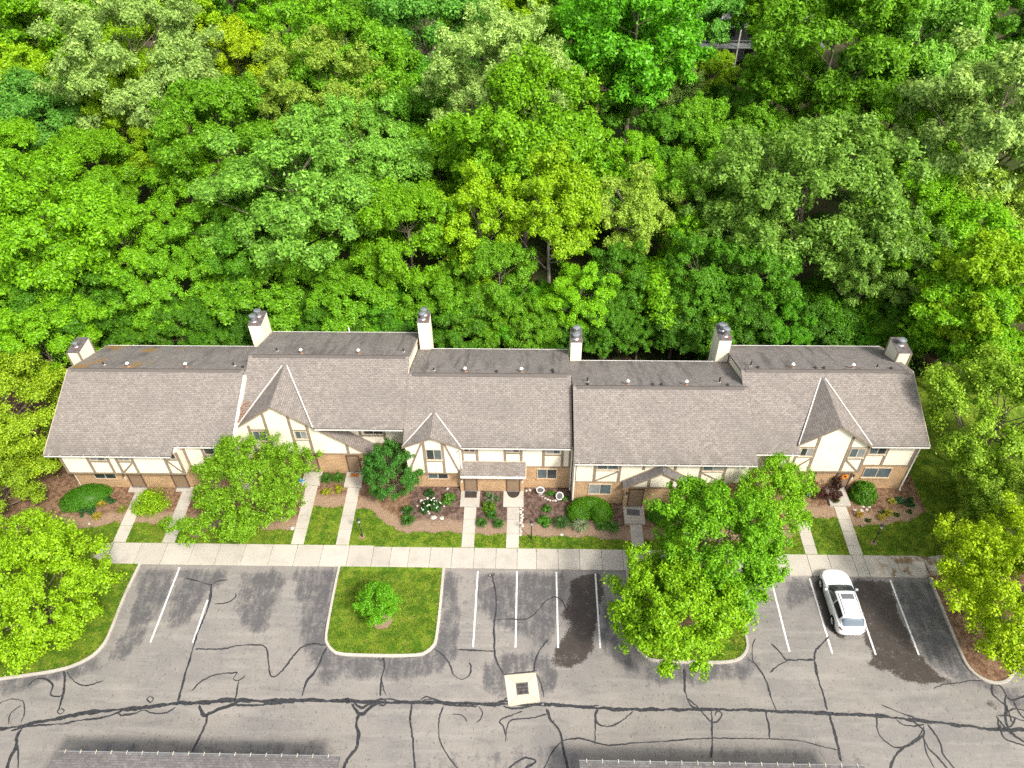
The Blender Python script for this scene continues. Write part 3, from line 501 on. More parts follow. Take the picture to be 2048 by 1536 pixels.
bar=MB(); bar.box(-.016,.016,-.31,.31,-.03,.006); bm_=bar.mesh('grate_bar',M['chimney_cap'])
for i in range(8):
    o=link(bpy.data.objects.new('grate_bar',bm_),gr); o.location=(-.27+i*.077,0,0)
cb=MB(); cb.box(-.31,.31,-.018,.018,-.03,.009); cm_=cb.mesh('cross_bar',M['chimney_cap'])
for k in(-.1,.1): 
    o=link(bpy.data.objects.new('cross_bar',cm_),gr); o.location=(0,k,0)
# ================================================================== TOWNHOUSES
def slope(parent,name,poly,zf,th,mat,axis='y',v0=0.0):
    """roof plane: poly = plan outline (ccw), zf(x,y) = height of the top face; UV in metres, v runs up the slope from v0"""
    top=[(x,y,zf(x,y)) for x,y in poly]
    gx=zf(1,0)-zf(0,0); gy=zf(0,1)-zf(0,0); k=math.sqrt(1+gx*gx+gy*gy)
    uv=[(x,(y-v0)*k) if axis=='y' else ((x,(v0-y)*k) if axis=='-y' else ((y,(x-v0)*k) if axis=='x' else (y,(v0-x)*k))) for x,y in poly]
    b=MB(); b.extrude(top,(0,0,-th),uv); return b.build(name,mat,parent)
def strip(parent,name,p,q,wd,h,mat,lift=0.0):
    """a board or flashing strip from p to q, wd across (horizontally), h thick"""
    p=Vector(p); q=Vector(q); d=(q-p); s=Vector((d.y,-d.x,0)); 
    s=(s.normalized() if s.length>1e-6 else Vector((1,0,0)))*wd*.5
    up=s.cross(d).normalized()
    if up.z<0: up=-up
    a=[p-s+up*lift,p+s+up*lift,q+s+up*lift,q-s+up*lift]; b=MB(); b.hexa(a,[v+up*h for v in a]); return b.build(name,mat,parent)
def board(parent,x0,z0,x1,z1,Y,wd=.18,dp=.035,name='timber_board',mat='timber'):
    d=Vector((x1-x0,0,z1-z0)).normalized(); s=Vector((-d.z,0,d.x))*wd/2
    p=Vector((x0,Y,z0)); q=Vector((x1,Y,z1)); dp+=random.uniform(0,.006)
    a=[p-s,q-s,q+s,p+s]; b=MB(); b.hexa([v+Vector((0,-dp,0)) for v in a],[v+Vector((0,.01,0)) for v in a]); return b.build(name,M[mat],parent)
def vb(parent,x,z0,z1,Y,wd=.19): return board(parent,x,z0,x,z1,Y,wd)
def hb(parent,x0,x1,z,Y,wd=.17): 
    o=board(parent,x0,z,x1,z,Y,wd,.030); return o
def window(parent,x0,x1,z0,z1,Y,kind='glass',kind2=None,sill=True,brick=False):
    t=.055; b=MB(); yo=Y-.05; yi=Y+.02
    b.box(x0-t,x1+t,yo,yi,z1,z1+t); b.box(x0-t,x1+t,yo,yi,z0-t,z0); b.box(x0-t,x0,yo,yi,z0,z1); b.box(x1,x1+t,yo,yi,z0,z1)
    xm=(x0+x1)/2; b.box(xm-.028,xm+.028,yo+.008,yi,z0,z1)
    w_=b.build('window',M['tan_trim'] if not brick else M['tan_trim'],parent)
    for a,c,k,dy in((x0,xm-.028,kind,-.012),(xm+.028,x1,kind2 or kind,-.02)):
        g=MB(); g.box(a,c,Y+dy-.006,Y+dy+.004,z0,z1); g.build('pane',M[k],w_)
    if sill:
        s=MB(); s.box(x0-t-.05,x1+t+.05,Y-.10,Y+.01,z0-t-.06,z0-t-.003); s.build('sill',M['tan_trim'] if not brick else M['brick'],w_)
    return w_
def door(parent,x0,x1,z0,z1,Y,handle=1,glass_=True,col_='door_brown'):
    t=.08; b=MB(); b.box(x0-t,x0,Y-.06,Y+.02,z0,z1+t); b.box(x1,x1+t,Y-.06,Y+.02,z0,z1+t); b.box(x0,x1,Y-.06,Y+.02,z1,z1+t)
    d=b.build('door_frame',M['door_frame'],parent)
    l=MB(); l.box(x0,x1,Y-.025,Y+.015,z0+.02,z1); dl=l.build('door',M[col_],parent)
    for k in(0,1):
        pn=MB(); zz=z0+.15+k*(z1-z0)*.47; pn.box(x0+.13,x1-.13,Y-.033,Y-.02,zz,zz+(z1-z0)*.36); bevel(pn.build('panel',M[col_],dl),.006,1)
    th=MB(); th.box(x0-t,x1+t,Y-.14,Y-.062,z0-.0,z0+.045); th.build('threshold',M['steel'],dl)
    xh=x0+.09 if handle<0 else x1-.09
    h=MB(); h.cyl((xh,Y-.025,z0+1.0),(xh,Y-.085,z0+1.0),.03,.035,8); h.build('handle',M['steel'],dl)
    return dl
def lamp(parent,x,z,Y):
    b=MB(); b.box(x-.05,x+.05,Y-.03,Y+.01,z-.1,z+.12); b.cyl((x,Y-.11,z-.1),(x,Y-.11,z+.06),.045,.07,8); b.cyl((x,Y-.11,z+.06),(x,Y-.11,z+.14),.085,.02,8); b.box(x-.012,x+.012,Y-.11,Y-.02,z+.06,z+.085)
    l_=b.build('wall_lamp',M['door_frame'],parent); c=MB(); c.cyl((x,Y-.11,z-.16),(x,Y-.11,z-.1),.03,.045,8); c.build('lamp_glass',M['lamp_glass'],l_)
    p=MB(); p.box(x-.045,x+.045,Y-.015,Y+.01,z-.55,z-.22); p.build('number_plate',M['paint_white'],parent)
def gutter(parent,x0,x1,Y,z,mat='white_metal',brackets=True):
    b=MB(); b.add([(x,y,zz) for x in(x0,x1) for y,zz in((Y-.12,z-.115),(Y-.13,z+.0),(Y-.105,z+.0),(Y-.10,z-.095),(Y-.02,z-.095),(Y-.015,z-.0),(Y,z-.0),(Y,z-.115))],
      [(i,(i+1)%8,8+(i+1)%8,8+i) for i in range(8)]+[tuple(range(7,-1,-1)),tuple(range(8,16))])
    g_=b.build('gutter',M[mat],parent)
    l=MB(); l.box(x0+.01,x1-.01,Y-.10,Y-.02,z-.093,z-.05); l.build('gutter_litter',M['bark'],g_)
    if brackets:
        m_=MB(); m_.box(-.015,.015,-.145,.06,-.004,.012); me=m_.mesh('gutter_bracket',M[mat]); x=x0+.3
        while x<x1-.1:
            o=link(bpy.data.objects.new('gutter_bracket',me),g_); o.location=(x,Y,z+.006); x+=random.uniform(.78,.95)
    return g_
def downspout(parent,x,Y,z0,z1,mat='tan_trim'):
    b=MB(); b.box(x-.045,x+.045,Y-.09,Y-.01,z0,z1); b.hexa([(x-.045,Y-.40,z1+.22),(x+.045,Y-.40,z1+.22),(x+.045,Y-.34,z1+.30),(x-.045,Y-.34,z1+.30)][::-1],[(x-.045,Y-.09,z1-.05),(x+.045,Y-.09,z1-.05),(x+.045,Y-.01,z1+.02),(x-.045,Y-.01,z1+.02)][::-1])
    b.hexa([(x-.045,Y-.35,z0-.16),(x+.045,Y-.35,z0-.16),(x+.045,Y-.35,z0-.1),(x-.045,Y-.35,z0-.1)][::-1],[(x-.045,Y-.05,z0-.02),(x+.045,Y-.05,z0-.02),(x+.045,Y-.05,z0+.06),(x-.045,Y-.05,z0+.06)][::-1])
    return b.build('downspout',M[mat],parent)
def boxpart(parent,name,mat,*a): b=MB(); b.box(*a); return b.build(name,M[mat],parent)
def chimney(parent,x0,x1,y0,y1,zt,zb,flues,corner=False):
    c=boxpart(parent,'chimney','cream',x0,x1,y0,y1,zb,zt)
    b=MB(); b.box(x0-.03,x1+.03,y0-.03,y1+.03,zt,zt+.05); b.build('cap',M['chimney_cap'],c)
    if corner:
        for i,(xx,yy) in enumerate(((x0,y0),(x1,y0),(x1,y1),(x0,y1))):
            boxpart(c,'corner_board','timber',xx-.055,xx+.055,yy-.055-.001*i,yy+.055+.001*i,zb,zt-.002)
    for fx,fy,h,r in flues:
        f=MB(); z=zt+.05; f.cyl((fx,fy,z),(fx,fy,z+.05),r*1.35,r*1.1,14); f.cyl((fx,fy,z+.05),(fx,fy,z+h),r,r,14); f.cyl((fx,fy,z+h),(fx,fy,z+h+.04),r*1.02,r*1.45,14)
        f.cyl((fx,fy,z+h+.05),(fx,fy,z+h+.16),r*1.5,r*1.5,16); f.cyl((fx,fy,z+h+.16),(fx,fy,z+h+.21),r*1.55,r*.6,16)
        f.build('flue',M['steel'],c)
        s=MB(); n=9; pts=[(fx+.16+(.11+.05*random.random())*math.cos(t*6.283/n),fy-.22+(.09+.05*random.random())*math.sin(t*6.283/n),zt+.054) for t in range(n)]; s.add(pts,[tuple(range(n))]); s.build('rust_stain',M['rust'],c)
    return c
def roof_fittings(parent,back_z,whites,pipes):
    for x,y in whites:
        z=back_z(y); b=MB(); b.cyl((x,y,z-.05),(x,y,z+.30),.06,.055,10); b.cyl((x,y,z-.02),(x,y,z+.06),.16,.07,10); v=b.build('roof_vent',M['vent_stack'],parent)
        c=MB(); c.cyl((x,y,z+.30),(x,y,z+.36),.08,.14,12); c.cyl((x,y,z+.36),(x,y,z+.45),.14,.07,12); c.build('vent_cap',M['vent_white'],v)
    for x,y,h in pipes:
        z=back_z(y); b=MB()
        if h>.2: b.cyl((x,y,z-.05),(x,y,z+h),.055,.055,10)
        else: b.cyl((x,y,z-.02),(x,y,z+.12),.12,.10,10); b.cyl((x,y,z+.12),(x,y,z+.15),.11,.04,10)
        p=b.build('vent_pipe',M['dark_metal'],parent); c=MB(); c.cyl((x,y,z-.03),(x,y,z+.035),.15,.08,10); c.build('pipe_collar',M['flashing'],p)
def house(x0,x1,label):
    t=empty('townhouse',((x0+x1)/2,8,0)); tag(t,label,'house','townhouses in the joined row'); t.matrix_world.translation
    t['_o']=0; del t['_o']
    return t
def fix(t):                                   # parts were built in world coordinates: make them local to the house
    bpy.context.view_layer.update()
    for o in t.children: o.matrix_parent_inverse=t.matrix_world.inverted()
def volume(t,x0,x1,yf,yb,ze_f,ze_b,yr,zr,inset=.14):
    """stucco body under the roof: pentagon section pushed along x"""
    prof=[(yf,0),(yf,ze_f),(yr,zr),(yb,ze_b),(yb,0)]
    b=MB(); b.extrude([(x0,y,z) for y,z in prof],(x1-x0,0,0)); return b.build('wall',M['cream'],t)
def ridge(t,x0,x1,Yr,zr):
    b=MB(); b.extrude([(x0,Yr-.20,zr-.035),(x0,Yr,zr+.075),(x0,Yr+.20,zr-.035)][::-1],(x1-x0,0,0)); b.build('ridge_vent',M['shingle'],t)

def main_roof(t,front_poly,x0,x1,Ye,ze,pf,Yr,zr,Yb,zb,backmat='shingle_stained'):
    f=slope(t,'roof',front_poly,lambda x,y:ze+pf*(y-Ye),.13,M['shingle'],'y',Ye)
    pb=(zr-zb)/(Yb-Yr); bz=lambda y:zr-pb*(y-Yr)
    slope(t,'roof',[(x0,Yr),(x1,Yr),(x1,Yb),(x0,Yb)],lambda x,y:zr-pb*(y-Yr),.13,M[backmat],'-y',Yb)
    ridge(t,x0+.3,x1-.3,Yr,zr)
    b=MB(); b.box(x0+.02,x1-.02,Yb-.02,Yb+.06,zb-.13,zb-.005); b.build('back_gutter',M['white_metal'],t)
    return bz
def rake(t,x,Ye,ze,Yr,zr,Yb,zb,side):
    for p,q in(((x,Ye,ze),(x,Yr,zr)),((x,Yb,zb),(x,Yr,zr))):
        P=Vector(p);Q=Vector(q); P.x+=side*.02; Q.x+=side*.02
        b=MB(); a=[P+Vector((-.02,0,-.20)),P+Vector((.02,0,-.20)),Q+Vector((.02,0,-.20)),Q+Vector((-.02,0,-.20))]; b.hexa(a,[v+Vector((0,0,.215)) for v in a]); b.build('rake_board',M['tan_trim'],t)

# ---------------------------------------------------------------- house 1
t=house(-34.2,-21,'townhouse at the end of the row by the pines, orange moss on its rear roof'); H1=t
Ye,ze,pf=5.7,4.95,.41; Yr=11.95; zr=ze+pf*(Yr-Ye); Yb,zb=17.33,5.3
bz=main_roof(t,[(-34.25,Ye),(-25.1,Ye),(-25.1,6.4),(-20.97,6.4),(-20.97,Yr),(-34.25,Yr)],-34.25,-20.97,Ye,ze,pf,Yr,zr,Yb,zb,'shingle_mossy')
volume(t,-33.85,-21.02,6.76,17.0,ze+pf*(6.76-Ye)-.14,5.28,Yr,zr-.15)
rake(t,-34.25,Ye,ze,Yr,zr,Yb,zb,-1)
boxpart(t,'upper_wall','cream',-33.6,-24.85,6.1,6.77,2.50,4.98)
boxpart(t,'brick_wall','brick',-33.72,-25.0,6.7,6.80,0,2.50); boxpart(t,'brick_wall','brick',-25.0,-21.0,6.72,6.79,0,2.62)
boxpart(t,'end_wall','cream',-21.30,-20.99,6.5,8.35,0,5.2)
b=MB(); b.extrude([(-20.965,6.42,0),(-20.965,11.6,0),(-20.965,11.6,7.38),(-20.965,6.42,5.27)][::-1],(.20,0,0)); b.build('party_wall',M['cream'],t)
for x in(-33.53,-31.56,-30.1,-29.48,-28.32,-25.93,-24.92): vb(t,x,2.64,4.92,6.1)
hb(t,-33.62,-24.83,2.57,6.1,.15); 
for a,b in((-31.48,-30.18),(-29.4,-28.4)): hb(t,a,b,3.84,6.1,.12)
hb(t,-25.85,-25.0,4.1,6.1,.12)
board(t,-29.38,2.72,-28.42,3.76,6.1,.13); board(t,-25.85,4.02,-25.02,2.72,6.1,.13)
window(t,-31.36,-30.3,4.02,4.78,6.1,'glass_blind','glass',False); window(t,-29.3,-28.52,4.02,4.78,6.1,'glass_blind',None,False); window(t,-25.76,-25.1,4.25,4.78,6.1,'glass_dark',None,False)
boxpart(t,'upper_wall','cream',-24.75,-21.32,6.70,6.775,2.66,5.2)
for x in(-24.66,-23.3,-21.45): vb(t,x,2.74,5.1,6.70)
hb(t,-24.75,-21.33,2.70,6.70); hb(t,-23.2,-21.55,3.92,6.70,.12); window(t,-23.15,-21.8,4.12,4.85,6.70,'glass_dark',None,False)
window(t,-32.23,-30.67,1.30,2.2,6.7,'glass_dark',None,True,True)
door(t,-29.7,-28.75,.35,2.35,6.7,-1); door(t,-26.4,-25.45,.35,2.35,6.7,1)
lamp(t,-30.05,1.65,6.7)
gutter(t,-34.2,-25.15,Ye+.03,ze-.02); gutter(t,-25.06,-21.1,6.43,ze+pf*.7-.02)
chimney(t,-35.2,-34.3,13.9,15.7,7.45,0,[(-34.75,14.6,.25,.15)],True)
chimney(t,-22.1,-21.1,17.22,19.05,7.55,0,[(-21.75,17.75,.42,.19),(-21.55,18.45,.40,.19)])
roof_fittings(t,bz,[(-29.96,12.55),(-25.56,12.55)],[(-32.04,12.9,.3),(-22.1,12.9,.35),(-21.3,12.6,.1)])
fix(t)
# ---------------------------------------------------------------- house 2
t=house(-21,-8.8,'second townhouse of the row, tall gable running down into a low shingled slope'); H2=t
Ye,ze,pf=7.85,5.67,.389; Yr=13.33; zr=ze+pf*(Yr-Ye); Yb,zb=18.8,5.65
mz2=lambda y:ze+pf*(y-Ye)
bz=main_roof(t,[(-20.95,Ye),(-20.80,Ye),(-18.1,12.68),(-15.35,Ye),(-8.78,Ye),(-8.78,Yr),(-20.95,Yr)],-20.95,-8.78,Ye,ze,pf,Yr,zr,Yb,zb)
volume(t,-20.9,-8.86,9.3,18.45,mz2(9.3)-.14,zb+.02,Yr,zr-.15); rake(t,-8.78,Ye,ze,Yr,zr,Yb,zb,1); 
zp,xp=7.56,-18.1
slope(t,'gable_roof',[(-20.9,8.1),(xp,8.1),(xp,12.7),(-20.9,7.9+.25)],lambda x,y:zp-.72*(xp-x),.12,M['shingle'],'x',-20.9)
slope(t,'gable_roof',[(xp,8.1),(-11.35,8.1),(-11.35,9.32),(-15.4,9.32),(xp,12.7)],lambda x,y:zp-.755*(x-xp),.12,M['shingle'],'-x',-11.35)
for p,q in(((-18.28,12.55,0),(-20.85,7.95,0)),((-17.92,12.55,0),(-15.36,7.92,0))):
    strip(t,'valley_flashing',(p[0],p[1],mz2(p[1])+.01),(q[0],q[1],mz2(q[1])+.01),.085,.02,M['flashing'])
b=MB(); b.extrude([(-20.65,8.3,2.42),(-11.62,8.3,2.42),(-11.62,8.3,2.5),(xp,8.3,zp-.14),(-20.65,8.3,5.58)],(0,.25,0)); b.build('gable_wall',M['cream'],t)
strip(t,'rake_board',(-20.88,8.1,zp-.72*2.78-.16),(xp,8.1,zp-.16),.05,.12,M['timber']); strip(t,'rake_board',(xp,8.1,zp-.16),(-11.36,8.1,zp-.755*6.74-.16),.05,.12,M['timber'])
boxpart(t,'brick_wall','brick',-20.6,-12.25,8.32,8.52,0,2.42); boxpart(t,'brick_wall','brick',-12.25,-8.9,9.24,9.31,0,2.5)
boxpart(t,'side_wall','brick',-12.45,-12.25,8.52,9.3,0,2.42)
boxpart(t,'side_wall','cream',-20.75,-20.66,8.32,9.35,0,5.5)
hb(t,-20.63,-11.64,2.47,8.3,.14)
for x,z1 in((-20.2,5.45),(-18.9,6.65),(-17.13,6.65),(-15.93,5.75),(-13.3,3.75)): vb(t,x,2.55,z1,8.3)
hb(t,-20.12,-18.98,5.0,8.3,.12); hb(t,-20.12,-18.98,3.72,8.3,.12); hb(t,-17.05,-16.01,5.0,8.3,.1); hb(t,-17.05,-16.01,3.96,8.3,.12)
window(t,-19.98,-19.1,3.92,4.86,8.3,'glass'); window(t,-16.88,-16.12,4.14,4.88,8.3,'glass','glass_blind')
for x in(-12.42,-10.62): vb(t,x,3.0,5.7,9.3)
hb(t,-12.34,-10.7,3.42,9.3,.12); window(t,-12.1,-10.72,3.66,4.7,9.3,'glass_dark','glass_dark',False)
vb(t,-9.0,2.6,5.9,9.3); hb(t,-12.2,-8.9,2.55,9.3,.13)
door(t,-16.8,-15.85,.47,2.22,8.32,-1); door(t,-13.5,-12.65,.47,2.22,8.32,1); lamp(t,-17.13,1.85,8.32); lamp(t,-12.44,1.9,8.32)
gutter(t,-15.2,-8.85,Ye+.03,ze-.02,brackets=False)
b=MB(); b.cyl((-20.85,8.0,5.35),(-20.78,8.2,3.0),.045,.045,8); b.build('downspout',M['timber'],t)
roof_fittings(t,bz,[(-17.09,13.85),(-12.72,13.85)],[(-19.09,14.3,.3),(-9.41,14.3,.35)])
b=MB(); b.cyl((-14.6,18.9,5.0),(-14.65,19.0,6.0),.05,.05,8); b.build('vent_pipe',M['vent_white'],t)
for k in range(60):
    pass
fix(t)
# ---------------------------------------------------------------- house 3
t=house(-8.8,3.3,'middle townhouse with small front gable and long shingled porch roof'); H3=t
Ye,ze,pf=6.55,5.25,.391; Yr=11.9; zr=ze+pf*(Yr-Ye); Yb,zb=17.28,5.23
mz3=lambda y:5.25+.391*(y-6.55)
bz=main_roof(t,[(-8.74,Ye),(-6.69,9.05),(-4.6,Ye),(3.28,Ye),(3.28,Yr),(-8.74,Yr)],-8.74,3.28,Ye,ze,pf,Yr,zr,Yb,zb)
volume(t,-8.72,3.26,7.12,16.95,mz3(7.12)-.14,zb,Yr,zr-.15)
zp,xp=6.22,-6.69
slope(t,'gable_roof',[(-8.8,6.48),(xp,6.48),(xp,9.05),(-8.8,6.5+.1)],lambda x,y:zp-.455*(xp-x),.11,M['shingle'],'x',-8.8)
slope(t,'gable_roof',[(xp,6.48),(-4.55,6.48),(-4.55,6.6),(xp,9.05)],lambda x,y:zp-.455*(x-xp),.11,M['shingle'],'-x',-4.55)
for p,q in(((-6.83,8.95),(-8.76,6.53)),((-6.55,8.95),(-4.58,6.53))): strip(t,'valley_flashing',(p[0],p[1],mz3(p[1])+.012),(q[0],q[1],mz3(q[1])+.012),.08,.02,M['flashing'])
b=MB(); b.extrude([(-8.6,6.65,2.24),(-4.75,6.65,2.24),(-4.75,6.65,5.25),(xp,6.65,zp-.13),(-8.6,6.65,5.25)],(0,.46,0)); b.build('gable_wall',M['cream'],t)
strip(t,'rake_board',(-8.78,6.48,zp-.455*2.09-.15),(xp,6.48,zp-.15),.05,.1,M['timber']); strip(t,'rake_board',(xp,6.48,zp-.15),(-4.57,6.48,zp-.455*2.12-.15),.05,.1,M['timber'])
hb(t,-8.6,-4.77,2.3,6.65,.13); vb(t,-7.27,2.37,5.7,6.65); vb(t,-5.94,2.37,5.7,6.65)
board(t,-7.42,5.5,-8.5,2.6,6.65,.13); board(t,-5.8,5.5,-4.86,2.42,6.65,.13); hb(t,-7.19,-6.02,3.62,6.65,.12)
window(t,-7.1,-6.08,3.84,4.84,6.65,'glass_dark','glass')
boxpart(t,'brick_wall','brick',-8.65,-4.92,7.05,7.115,0,2.24); window(t,-7.25,-5.82,1.27,2.02,7.05,'glass','glass_dark',True,True)
boxpart(t,'brick_wall','brick',-4.90,-.12,6.70,7.118,0,2.72); boxpart(t,'brick_wall','brick',-.12,3.24,7.06,7.116,0,2.5)
hb(t,-.05,3.25,2.57,7.12,.13)
for x in(-4.62,-3.54,-1.52,-.34): vb(t,x,3.2,5.15,7.12)
for x in(1.27,2.63,3.2): vb(t,x,2.65,5.15,7.12)
hb(t,-4.54,-3.62,4.02,7.12,.12); hb(t,-1.44,-.42,4.02,7.12,.12); hb(t,1.35,2.55,3.86,7.12,.13)
window(t,-4.45,-3.7,4.2,4.95,7.12,'glass_dark',None,False); window(t,-1.33,-.52,4.2,4.95,7.12,'glass_blind','glass_dark',False); window(t,1.47,2.42,4.07,4.95,7.12,'glass_blind','glass',False)
window(t,.88,2.24,1.4,2.38,7.06,'glass','glass_dark',True,True)
slope(t,'porch_roof',[(-4.72,5.98),(-.03,5.98),(-.03,7.13),(-4.72,7.13)],lambda x,y:2.74+.37*(y-5.98),.10,M['shingle'],'y',5.98)
boxpart(t,'porch_flashing','tan_trim',-4.72,-.03,7.05,7.15,3.155,3.20); boxpart(t,'porch_fascia','white_metal',-4.73,-.02,5.93,5.975,2.58,2.76)
boxpart(t,'porch_soffit','cream',-4.70,-.06,6.0,6.72,2.60,2.635)
for x in(-4.78,-.02): b=MB(); b.extrude([(x,5.98,2.60),(x,7.05,3.03),(x,7.05,2.60)],(.05,0,0)); b.build('porch_side',M['tan_trim'],t)
door(t,-4.52,-3.66,.32,2.3,6.70,-1); door(t,-1.38,-.49,.32,2.3,6.70,1); lamp(t,-4.75,1.75,6.70); lamp(t,-.26,1.75,6.70)
gutter(t,-4.6,3.2,Ye+.03,ze-.02,brackets=False); downspout(t,-4.66,6.64,2.4,4.85,'white_metal'); downspout(t,3.3,7.08,.3,4.85,'white_metal')
chimney(t,-8.6,-7.72,17.1,18.5,8.05,0,[(-8.2,17.55,.40,.18),(-8.12,18.1,.38,.18)])
roof_fittings(t,bz,[(-4.58,12.4),(-.39,12.4)],[(-6.95,12.6,.25),(-2.24,12.4,.1),(1.98,12.4,.1),(1.93,12.75,.2)])
fix(t)
# ---------------------------------------------------------------- house 4
t=house(3.4,15.9,'townhouse with a triangular porch gable over the door, standing furthest forward'); H4=t
Ye,ze,pf=5.2,5.2,.411; Yr=10.6; zr=ze+pf*(Yr-Ye); Yb,zb=15.99,5.2
mz4=lambda y:5.2+.411*(y-5.2)
bz=main_roof(t,[(3.36,Ye),(16.0,Ye),(16.0,Yr),(3.36,Yr)],3.36,16.0,Ye,ze,pf,Yr,zr,Yb,zb)
volume(t,3.42,15.9,5.75,15.65,mz4(5.75)-.14,zb,Yr,zr-.15)
boxpart(t,'brick_wall','brick',3.44,15.88,5.68,5.745,0,2.50)
hb(t,3.42,6.95,2.56,5.75,.14); hb(t,12.2,15.9,2.56,5.75,.14)
for x in(3.5,4.9,6.65,12.38,14.05,15.8): vb(t,x,2.64,5.1,5.75)
for x in(8.33,10.55): vb(t,x,3.95,5.1,5.75)
hb(t,4.98,6.57,3.84,5.75,.12); hb(t,12.46,13.97,3.80,5.75,.12)
board(t,4.98,2.7,6.57,3.74,5.75,.12); board(t,12.46,3.7,13.97,2.72,5.75,.12)
window(t,5.06,6.5,4.0,4.85,5.75,'glass'); window(t,12.5,13.86,3.97,4.85,5.75,'glass','glass_blind')
window(t,4.6,6.14,1.36,2.38,5.68,'glass_blind','glass',True,True); window(t,12.76,14.46,1.36,2.36,5.68,'glass',None,True,True)
boxpart(t,'brick_wall','brick',7.12,12.0,5.35,5.679,0,2.72)
xp,zp=9.57,4.5; k=(4.5-2.72)/2.66
slope(t,'porch_roof',[(6.93,5.02),(xp,5.02),(xp,5.76),(6.93,5.76)],lambda x,y:zp-k*(xp-x),.11,M['shingle_grey'],'x',6.93)
slope(t,'porch_roof',[(xp,5.02),(12.22,5.02),(12.22,5.76),(xp,5.76)],lambda x,y:zp-k*(x-xp),.11,M['shingle_grey'],'-x',12.22)
b=MB(); b.extrude([(7.15,5.15,2.72),(12.0,5.15,2.72),(xp,5.15,zp-.2)],(0,.2,0)); b.build('porch_gable',M['cream'],t)
hb(t,7.1,12.05,2.75,5.15,.13); vb(t,8.72,2.82,3.65,5.15); vb(t,10.32,2.82,3.75,5.15)
strip(t,'rake_board',(6.94,5.02,zp-k*2.63-.16),(xp,5.02,zp-.16),.05,.13,M['timber']); strip(t,'rake_board',(xp,5.02,zp-.16),(12.21,5.02,zp-k*2.64-.16),.05,.13,M['timber'])
for p,q in(((6.93,2.74),(xp,4.52)),((xp,4.52),(12.22,2.74))): strip(t,'porch_flashing',(p[0],5.70,p[1]),(q[0],5.70,q[1]),.10,.03,M['timber'])
door(t,7.5,8.45,.36,2.24,5.35,-1); door(t,10.75,11.7,.36,2.24,5.35,1); lamp(t,7.28,1.85,5.35)
gutter(t,3.38,15.98,Ye+.03,ze-.02); downspout(t,3.46,5.68,.3,4.8,'white_metal')
chimney(t,3.42,4.28,15.9,17.6,7.15,0,[(3.82,16.35,.25,.19),(3.88,17.05,.40,.19)])
chimney(t,14.85,15.8,15.95,17.9,7.4,0,[(15.38,16.5,.55,.19),(15.22,17.2,.40,.19)])
roof_fittings(t,bz,[(7.37,11.05),(11.6,11.05)],[(4.45,11.5,.45),(4.44,11.0,.1),(9.18,11.0,.1),(9.8,11.0,.1),(14.13,11.6,.5),(14.59,11.0,.1)])
fix(t)
# ---------------------------------------------------------------- house 5
t=house(15.9,28.2,'townhouse behind the white car, tall front gable and wreath on its door'); H5=t
Ye,ze,pf=6.8,5.5,.4; Yr=12.23; zr=ze+pf*(Yr-Ye); Yb,zb=17.57,5.53
mz5=lambda y:5.5+.4*(y-6.8)
bz=main_roof(t,[(15.72,6.2),(19.15,6.2),(19.15,6.75),(21.58,11.75),(24.1,6.8),(28.2,6.8),(28.2,Yr),(15.72,Yr)],15.72,28.2,Ye,ze,pf,Yr,zr,Yb,zb)
volume(t,15.92,27.85,7.42,17.2,mz5(7.42)-.14,zb,Yr,zr-.15); rake(t,28.2,Ye,ze,Yr,zr,Yb,zb,1)
zp,xp=7.5,21.58
slope(t,'gable_roof',[(19.05,6.72),(xp,6.72),(xp,11.8),(19.05,6.9)],lambda x,y:zp-.74*(xp-x),.12,M['shingle'],'x',19.05)
slope(t,'gable_roof',[(xp,6.72),(24.15,6.72),(24.15,6.95),(xp,11.8)],lambda x,y:zp-.74*(x-xp),.12,M['shingle'],'-x',24.15)
for p,q in(((21.42,11.65),(19.08,6.72)),((21.74,11.65),(24.14,6.75))): strip(t,'valley_flashing',(p[0],p[1],mz5(p[1])+.012),(q[0],q[1],max(mz5(q[1]),5.62)+.012),.085,.02,M['flashing'])
b=MB(); b.extrude([(19.2,6.95,2.5),(24.18,6.95,2.5),(24.18,6.95,5.5),(xp,6.95,zp-.15),(19.2,6.95,5.6)],(0,.48,0)); b.build('gable_wall',M['cream'],t)
strip(t,'rake_board',(19.07,6.72,zp-.74*2.51-.16),(xp,6.72,zp-.16),.05,.11,M['timber']); strip(t,'rake_board',(xp,6.72,zp-.16),(24.13,6.72,zp-.74*2.55-.16),.05,.11,M['timber'])
hb(t,19.22,24.16,2.56,6.95,.13)
for x,z1 in((20.47,6.3),(22.78,6.3),(24.1,5.45)): vb(t,x,2.63,z1,6.95)
hb(t,19.22,20.39,5.15,6.95,.11); hb(t,19.22,20.39,4.12,6.95,.12); hb(t,22.86,24.02,5.15,6.95,.11); hb(t,22.86,24.02,3.98,6.95,.12)
board(t,19.5,3.0,20.39,4.0,6.95,.12); board(t,22.9,3.85,23.95,2.7,6.95,.12)
window(t,19.5,20.3,4.3,5.05,6.95,'glass_dark','glass_blind'); window(t,22.98,23.95,4.2,5.05,6.95,'glass','glass_blind')
boxpart(t,'brick_wall','brick',20.2,24.3,7.30,7.415,0,2.5)
boxpart(t,'upper_wall','cream',15.95,19.22,6.75,7.43,2.9,5.3); boxpart(t,'brick_wall','brick',15.95,20.2,7.36,7.416,0,2.9)
hb(t,15.97,19.2,2.97,6.75,.13)
for x in(17.33,18.7,19.14): vb(t,x,3.05,5.2,6.75,.14)
hb(t,17.41,18.62,4.0,6.75,.11); window(t,17.5,18.55,4.15,4.9,6.75,'glass_dark','glass',False)
